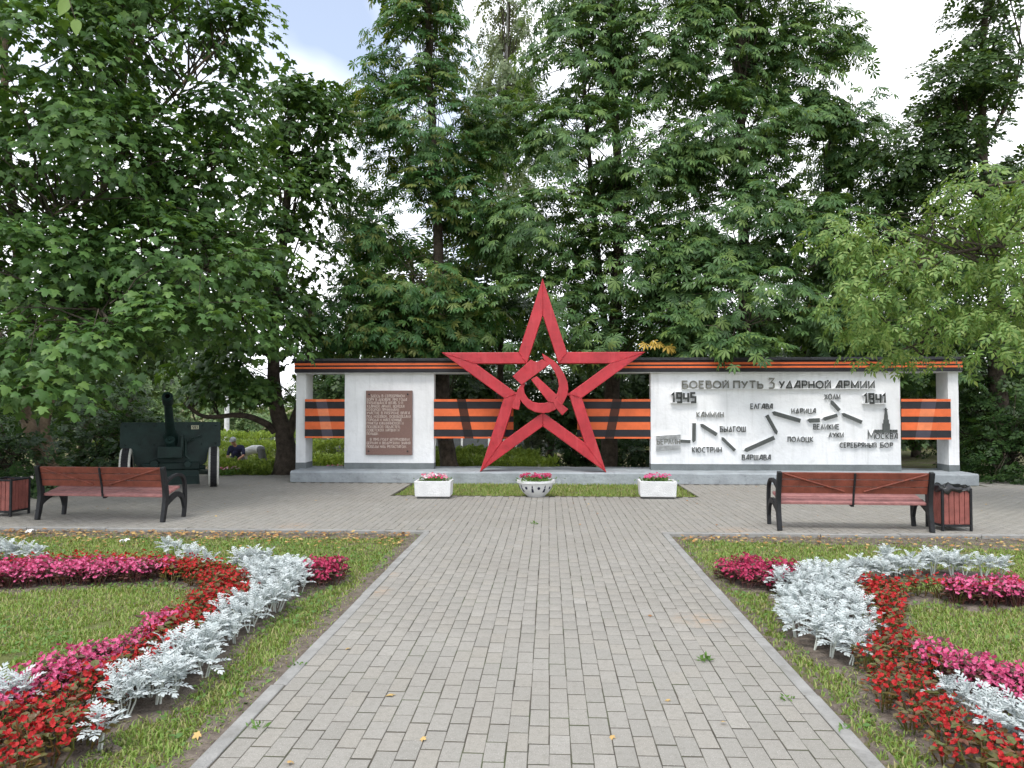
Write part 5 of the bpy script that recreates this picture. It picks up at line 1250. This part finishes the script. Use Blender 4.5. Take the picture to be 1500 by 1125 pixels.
soil_bed('flower_bed_soil', [v[0] for k, v in BEDS.items() if k[0] == 'r'], 6)

soil_bed('worn_soil_strip', [[(PX0 - .10, 2.7), (PX0 - .02, 2.7), (PX0 - .02, PE - .1), (PX0 - .10, PE - .1)]], 7)
soil_bed('worn_soil_strip', [[(PX1 + .02, 2.7), (PX1 + .05, 2.7), (PX1 + .05, PE - .1), (PX1 + .02, PE - .1)]], 8)
soil_bed('worn_soil_strip', [[(PX1 + .1, PE - .08), (7.3, PE - .08), (7.3, PE - .55), (5.2, PE - .62), (3.4, PE - .4), (2.0, PE - .2)]], 9)
soil_bed('worn_soil_strip', [[(PX0 - .1, PE - .08), (-7.3, PE - .08), (-7.3, PE - .3), (-5.2, PE - .38), (-3.4, PE - .3), (-2.0, PE - .2)]], 10)
# ---- plant shapes
def begonia(seed, nst=7, nfl=20, full=1.0):
    r = random.Random(seed); lm, fm = MB(), MB()
    for i in range(nst):
        a, q = r.uniform(0, 6.28), r.uniform(.01, .055); p = Vector((q * math.cos(a), q * math.sin(a), 0)); top = Vector((p.x * 2.0, p.y * 2.0, r.uniform(.08, .15)))
        lm.tube([p, (p + top) / 2 + Vector((r.gauss(0, .008), r.gauss(0, .008), .01)), top], [.005, .004, .003], 4, caps=False)
    for i in range(int(24 * full)):
        a, q = r.uniform(0, 6.28), .085 * math.sqrt(r.random()); c = Vector((q * math.cos(a), q * math.sin(a), r.uniform(.03, .135)))
        d = Vector((math.cos(a), math.sin(a), r.uniform(-.15, .55))).normalized(); s = d.cross(Vector((0, 0, 1))).normalized(); u = s.cross(d); L = r.uniform(.035, .06)
        lm.add([c, c + d * L * .3 + s * L * .36 + u * .006, c + d * L * .75 + s * L * .33 + u * .004, c + d * L, c + d * L * .75 - s * L * .30 + u * .004, c + d * L * .3 - s * L * .36 + u * .006, c + d * L * .5 - u * .004], [(0, 1, 6), (1, 2, 6), (2, 3, 6), (3, 4, 6), (4, 5, 6), (5, 0, 6)])
    for i in range(nfl):
        a, q = r.uniform(0, 6.28), .10 * math.sqrt(r.random()); c = Vector((q * math.cos(a), q * math.sin(a), r.uniform(.115, .20) - q * .45))
        n = Vector((math.cos(a) * .6 + r.gauss(0, .35), math.sin(a) * .6 + r.gauss(0, .35), .8)).normalized(); u = n.orthogonal().normalized(); u.rotate(Matrix.Rotation(r.uniform(0, 6.28), 3, n)); w = n.cross(u); S = r.uniform(.013, .021)
        for k in range(4):
            d = (u, w, -u, -w)[k]; e = (w, -u, -w, u)[k]; L = S * (1.0 if k % 2 == 0 else .72); wd = S * (.75 if k % 2 == 0 else .45)
            fm.add([c, c + d * L * .5 + e * wd * .8 + n * S * .25, c + d * L + n * S * .45, c + d * L * .5 - e * wd * .8 + n * S * .25], [(0, 1, 2, 3)])
    return lm, fm
BEG = {}
for kind, (lmat, fmat, nfl, full) in dict(pink=('wine', 'pink', 36, 1.0), crimson=('wine', 'crimson', 36, 1.0), red=('bronze', 'redfl', 22, 1.1)).items():
    BEG[kind] = []
    for v in range(5):
        lm, fm = begonia({'pink': 10, 'crimson': 30, 'red': 50}[kind] + v, nfl=nfl, full=full)
        BEG[kind].append((lm.mesh('foliage', M[lmat]), fm.mesh('blossom', M[fmat])))
def ragwort_leaf():
    """deeply cut felted leaf"""
    m = MB(); rib = lambda y: .20 * y - .62 * max(0, y - .35) ** 2 * 1.2
    V, Fc = [], []
    for i in range(5):
        y0 = .18 + .16 * i; L = (.15, .22, .25, .22, .16)[i]
        for s in (-1, 1):
            a = (0, y0 - .04, rib(y0 - .04)); b = (0, y0 + .05, rib(y0 + .05)); t1 = (s * L, y0 + .09, rib(y0 + .1) + .03); t2 = (s * L * .92, y0 + .17, rib(y0 + .17) + .02); k = (s * L * .45, y0 + .10, rib(y0 + .1) + .045)
            q = len(V); V += [a, k, t1, t2, b]; Fc += [(q, q + 1, q + 4), (q, q + 2, q + 1), (q + 1, q + 2, q + 3), (q + 1, q + 3, q + 4)]
    q = len(V); V += [(-.025, 0, 0), (.025, 0, 0), (.03, .5, rib(.5) - .004), (-.03, .5, rib(.5) - .004), (0, 1.02, rib(1.0))]; Fc += [(q, q + 1, q + 2, q + 3), (q + 3, q + 2, q + 4)]
    q = len(V); V += [(-.10, .86, rib(.86)), (.10, .86, rib(.86)), (.07, .96, rib(.96)), (0, 1.06, rib(1.04)), (-.07, .96, rib(.96))]; Fc += [(q, q + 1, q + 2, q + 3, q + 4)]
    m.add(V, Fc); return m
RL = ragwort_leaf(); RLM = RL.mesh('leaf', M['silver'])
def ragwort(seed):
    """list of leaf matrices and the stem mesh"""
    r = random.Random(seed); st = MB(); mats = []
    ns = r.choice((2, 3, 3, 4))
    for i in range(ns):
        a = r.uniform(0, 6.28); q = r.uniform(.0, .03); lean = r.uniform(.02, .06); h = r.uniform(.13, .17)
        p = Vector((q * math.cos(a), q * math.sin(a), 0)); top = p + Vector((lean * math.cos(a), lean * math.sin(a), h))
        st.tube([p, (p + top) / 2 + Vector((r.gauss(0, .006), r.gauss(0, .006), 0)), top], [.0055, .0045, .004], 5, caps=False)
        nl = r.choice((6, 7, 8))
        for k in range(nl):
            b = 2.4 * k + r.uniform(-.3, .3) + a; f = k / nl; at = p.lerp(top, .55 + .45 * f); el = R(8 + 62 * f) + r.gauss(0, .12); L = r.uniform(.10, .14) * (1.1 - .35 * f)
            d = Vector((math.cos(b) * math.cos(el), math.sin(b) * math.cos(el), math.sin(el))); s = d.cross(Vector((0, 0, 1))).normalized(); u = s.cross(d)
            mt = Matrix((s, d, u)).transposed().to_4x4() @ Matrix.Scale(L, 4); mt.translation = at; mats.append(mt)
    return st.mesh('stem', M['silver_stem']), mats
RAG = [ragwort(100 + v) for v in range(6)]
RAGM = []
for st, mats in RAG:                       # far plants: the leaves of one plant in one mesh
    m = MB()
    for mt in mats: m.add([mt @ Vector(v) for v in RL.v], RL.f)
    RAGM.append(m.mesh('foliage', M['silver']))
def spots(poly, d, seed, rows=None):
    g = np.random.default_rng(seed); P = np.array(poly); lo, hi = P.min(0), P.max(0); out = []
    ny = int((hi[1] - lo[1]) / (d * .87)) + 2; nx = int((hi[0] - lo[0]) / d) + 2
    for j in range(ny):
        for i in range(nx): out.append((lo[0] + (i + .5 * (j % 2)) * d, lo[1] + j * d * .87))
    out = np.array(out) + g.normal(0, d * .13, (len(out), 2))
    return out[inside(out, poly)]
LABEL = dict(pink='pink begonia with wine-dark leaves in the ', crimson='deep pink begonia with wine-dark leaves in the ', red='red begonia with bronze leaves in the ', silver='silver-white felted ragwort in the ')
GRP = dict(pink='pink begonias', crimson='deep pink begonias', red='red begonias', silver='silver ragworts')
COUNT = dict(pink=0, crimson=0, red=0, silver=0)
def plant(kind, x, y, nm, k=None, sc_=1.0):
    if abs((x + .049 * y) / y) > .76: return
    name = dict(silver='silver_ragwort', red='red_begonia', pink='pink_begonia', crimson='pink_begonia')[kind]
    t = thing(name, LABEL[kind] + nm, 'plant', (x, y, -.016), rnd.uniform(0, 6.28), GRP[kind] + ' of the ' + nm)
    COUNT[kind] += 1
    s = rnd.uniform(.82, 1.15) * sc_; t.scale = (s, s, s * rnd.uniform(.9, 1.12))
    if kind == 'silver':
        v = rnd.randrange(len(RAG)); put('stem', RAG[v][0], t)
        if y < 5.2:
            for mt in RAG[v][1]: o = put('leaf', RLM, t); o.matrix_local = mt
        else: put('foliage', RAGM[v], t)
    else:
        v = rnd.randrange(5); put('foliage', BEG[kind][v][0], t); put('blossom', BEG[kind][v][1], t)
for q, (key, (poly, kind, nm)) in enumerate(BEDS.items()):
    d = .165 if kind == 'silver' else (.125 if kind != 'red' else .150)
    if key in ('rr2',): d = .17
    if key in ('ls1', 'ls0'): d = .135
    if key in ('rs1', 'ls2'): d = .152
    for (x, y) in spots(poly, d, 900 + q): plant(kind, x, y, nm)
for (px, py, nm) in ((247, 813, 'back of the left bed, standing alone on the left'), (263, 815, 'back of the left bed, second of the lone pair'), (18, 1046, 'left picture edge, alone among red begonias'), (148, 1096, 'left bed, small stray beside the red band')):
    q = Bp(px, py); plant('silver', q[0], q[1], nm)
q = Bp(1345, 925 + 40)

# ---- lawn: blades of grass
def lawn(label, poly, dens, seed, hmin, hmax, avoid=(), near_boost=True, bare=.02):
    g = np.random.default_rng(seed); P = np.array(poly); lo, hi = P.min(0), P.max(0)
    n = int((hi[0] - lo[0]) * (hi[1] - lo[1]) * dens); Q = lo + g.random((n, 2)) * (hi - lo)
    k = inside(Q, poly)
    k &= np.abs((Q[:, 0] + .049 * Q[:, 1]) / np.maximum(Q[:, 1], .1)) < .74
    if near_boost: k &= g.random(n) < np.clip(1.35 - Q[:, 1] / 10.5, .35, 1)
    for a in avoid: k &= ~inside(Q, a)
    if near_boost:                        # worn bare along the kerbs
        e = np.minimum(np.minimum(np.abs(Q[:, 0] - PX0), np.abs(Q[:, 0] - PX1)), np.abs(Q[:, 1] - PE) * .28)
        k &= g.random(n) < np.clip((e - .02) / .10, .15, 1)
    Q = Q[k]
    nz = np.array([mnoise.noise((q[0] * 1.3, q[1] * 1.3, seed * .37)) + .5 * mnoise.noise((q[0] * 5, q[1] * 5, seed)) for q in Q])
    Q = Q[nz > -.55 + bare]; n = len(Q)
    th = g.random(n) * 6.283; h = g.uniform(hmin, hmax, n); w = g.uniform(.003, .0055, n); ln = g.uniform(.3, 1.1, n)
    d = np.stack([np.cos(th), np.sin(th)], 1); s = np.stack([-d[:, 1], d[:, 0]], 1)
    z0 = np.full(n, -.032)
    a = np.concatenate([Q - s * w[:, None], z0[:, None]], 1); b = np.concatenate([Q + s * w[:, None], z0[:, None]], 1)
    m1 = Q + d * (h * ln * .35)[:, None]; zm = z0 + h * .62
    c = np.concatenate([m1 - s * w[:, None] * .7, zm[:, None]], 1); e = np.concatenate([m1 + s * w[:, None] * .7, zm[:, None]], 1)
    f = np.concatenate([Q + d * (h * ln)[:, None], (z0 + h * (1.0 - .25 * ln))[:, None]], 1)
    V = np.stack([a, b, e, c, f], 1).reshape(-1, 3); i = np.arange(n)[:, None] * 5
    T = np.concatenate([i + [0, 1, 2], i + [0, 2, 3], i + [3, 2, 4]], 0)
    tagit(put('lawn_grass', np_mesh('lawn_grass', V, T, M['grass'])), label, 'grass', kind='stuff')
    STATS.append(('lawn', n, n, 3 * n))
allbeds = [v[0] for v in BEDS.values()]
Lbeds = [v[0] for k, v in BEDS.items() if k[0] == 'l']; Rbeds = [v[0] for k, v in BEDS.items() if k[0] == 'r']
lawn('short mown grass around the left flower bed', [(-8, 2.7), (PX0 - .005, 2.7), (PX0 - .005, PE - .005), (-8, PE - .005)], 5200, 81, .015, .045, Lbeds)
lawn('short mown grass around the right flower bed', [(PX1 + .005, 2.7), (7.6, 2.7), (7.6, PE - .005), (PX1 + .005, PE - .005)], 5200, 82, .015, .045, Rbeds)
lawn('strip of grass between the paving and the plinth behind the planters', [(PATCH[0] + .01, PATCH[2]), (PATCH[1] - .01, PATCH[2]), (PATCH[1] - .01, PLY0), (PATCH[0] + .01, PLY0)], 1500, 83, .03, .07, (), False, .0)
# ---- clover and broad weeds in the lawn
g = np.random.default_rng(84)
n = 9000
Q = np.concatenate([np.stack([g.uniform(-6, PX0 - .05, n), g.uniform(3, 9, n)], 1), np.stack([g.uniform(PX1 + .05, 6, n // 3), g.uniform(3, 9, n // 3)], 1)])
nz = np.array([mnoise.noise((q[0] * 1.1 + 9, q[1] * 1.1, 3)) for q in Q]); k = nz > -.02
for a in allbeds: k &= ~inside(Q, a)
Q = Q[k]; n = len(Q); th = g.random(n) * 6.28
tip = np.stack([np.cos(th), np.sin(th), g.uniform(.1, .7, n)], 1); nor = np.stack([g.normal(0, .3, n), g.normal(0, .3, n), np.ones(n)], 1)
V, T = foliage('small', np.concatenate([Q, g.uniform(-.02, .005, n)[:, None]], 1), frames(tip, nor), g.uniform(.02, .05, n))
tagit(put('clover_patches', np_mesh('clover_patches', V, T, M['weed'])), 'broad-leaved clover and weeds growing through the lawns', 'weeds', kind='stuff')
# ---- fallen leaves: a litter strip along the paving edge, single ones on the path
n = 900
Q = np.concatenate([np.stack([g.uniform(-7.5, PX0 - .1, n), PE - .05 - np.abs(g.normal(0, .45, n))], 1), np.stack([g.uniform(PX1 + .1, 7, n // 2), PE - .05 - np.abs(g.normal(0, .45, n // 2))], 1), np.stack([g.uniform(-9, 9, 110), g.uniform(PE + .2, 15.3, 110)], 1)])
k = np.ones(len(Q), bool)
for a in allbeds: k &= ~inside(Q, a)
Q = Q[k]; n = len(Q); th = g.random(n) * 6.28
tip = np.stack([np.cos(th), np.sin(th), g.normal(0, .15, n)], 1); nor = np.stack([g.normal(0, .25, n), g.normal(0, .25, n), np.ones(n)], 1)
zz = np.where(Q[:, 1] > PE, .012, .012)
sz = g.uniform(.03, .075, n); sz[Q[:, 1] > PE] *= .8
V, T = foliage('small', np.concatenate([Q, zz[:, None]], 1), frames(tip, nor), sz)
tagit(put('leaf_litter', np_mesh('leaf_litter', V, T, M['dry_leaf'])), 'dry orange and brown leaves scattered along the paving edge', 'leaf litter', kind='stuff')
lmsh = np_mesh('fallen_leaf', *LEAF['maple'], M['dry_leaf'])
for (px, py, s, lab) in ((569, 1021, .05, 'yellow fallen leaf on the path, left of its middle'), (427, 1118, .035, 'small tan fallen leaf at the bottom left of the path'), (617, 1084, .03, 'curled brown leaf near the bottom of the path'), (897, 1080, .03, 'small tan leaf on the right half of the path bottom'), (981, 1027, .028, 'tiny yellow leaf on the path near the right kerb'),
                         (950, 903, .03, 'small orange leaf on the right side of the path'), (293, 1077, .04, 'yellowed leaf lying on the left kerb'), (510, 952, .04, 'tan leaf near the left kerb of the path'), (1060, 1060, .03, 'brown leaf in the lower right of the path')):
    q = G(px, py); o = put('fallen_leaf', lmsh, None, (q.x, q.y, .012), (rnd.gauss(0, .25), rnd.gauss(0, .25), rnd.uniform(0, 6.28))); o.scale = (s, s, s); tagit(o, lab, 'leaf', 'single fallen leaves on the path')
for (px, py, lab) in ((45, 781, 'crumpled white paper scrap on the grass before the left bench'), (183, 795, 'small white paper scrap on the grass behind the left bed')):
    q = G(px, py); m = MB()
    for i in range(7):
        for j in range(6): m.v.append((i * .016 - .05 + rnd.gauss(0, .002), j * .015 - .04 + rnd.gauss(0, .002), .03 + rnd.gauss(0, .012)))
    for i in range(6):
        for j in range(5): m.f.append([i * 6 + j, (i + 1) * 6 + j, (i + 1) * 6 + j + 1, i * 6 + j + 1]); m.m.append(0)
    tagit(m.build('paper_scrap', M['paper'], None, (q.x, q.y, 0), (0, 0, rnd.uniform(0, 3))), lab, 'paper', 'paper scraps on the grass')
for (px, py, n, s, lab) in ((1033, 968, 22, .045, 'green weed sprouting between pavers right of the path middle'), (1152, 1026, 16, .03, 'small weed tuft between pavers near the right kerb'), (783, 768, 14, .05, 'small weed in the paving before the bowl planter'), (435, 975, 14, .03, 'weed tuft at the left kerb of the path'), (380, 1068, 12, .035, 'thin weed at the left kerb near the bottom'), (1235, 1068, 12, .03, 'weed tuft beside the right kerb near the bottom')):
    q = G(px, py); m = MB(); leaf_tuft(m, (0, 0, 0), .05, .04, n, s, .015); tagit(m.build('paving_weed', M['weed'], None, (q.x, q.y, 0)), lab, 'weed', 'weeds in the paving')
# ---- pale pink flowers beside the low hedge and beyond
for (px, py, Y, lab) in ((325, 700, 16.7, 'pale pink flowers at the foot of the low hedge'), (496, 682, 19.5, 'pink flowers seen between left pillar and plaque slab')):
    c = W(px, py, Y); gz = float(ground_z(c.x, Y)); t = thing('flower_clump', lab, 'flowers', (c.x, Y, gz))
    lm, fm = MB(), MB(); leaf_tuft(lm, (0, 0, .02), .35, .2, 160, .09, .12); flower_tuft(fm, (0, 0, .2), .4, 40, size=.03); lm.build('foliage', M['weed'], t); fm.build('blossom', M['pink' if Y > 18 else 'mixfl'], t)
# ---- twig hanging into the top left corner, close to the camera
c = W(100, 10, 2.6)
t = thing('hanging_twig', 'twig with two pale leaves hanging in the top left corner', 'twig', c)
MB().tube([(-.02, .02, .5), (-.01, 0, .25), (.0, 0, .04), (.018, 0, -.02), (.03, 0, -.05)], [.003, .0025, .002, .0018, .0012], 6).build('stem', M['twig'], t, smooth=60)
v, tr = LEAF['small']
ov = [(0, 0, 0), (.16, .08, .02), (.29, .28, .03), (.27, .52, .02), (.14, .80, -.02), (0, 1, -.06), (-.14, .80, -.02), (-.27, .52, .02), (-.29, .28, .03), (-.16, .08, .02), (0, .45, -.03)]
lme = np_mesh('leaf', np.array(ov), np.array([(10, i, (i + 1) % 10) for i in range(10)]), M['ashleaf'])
for (p, d, L) in (((.0, 0, .03), (-.35, -.15, -.85), .075), ((.03, 0, -.045), (.1, -.1, -1), .065)):
    d = Vector(d).normalized(); n_ = Vector((.3, -1, .1)); n_ = (n_ - d * n_.dot(d)).normalized(); mt = Matrix((d.cross(n_), d, n_)).transposed().to_4x4() @ Matrix.Scale(L, 4); mt.translation = p
    o = put('leaf', lme, t); o.matrix_local = mt
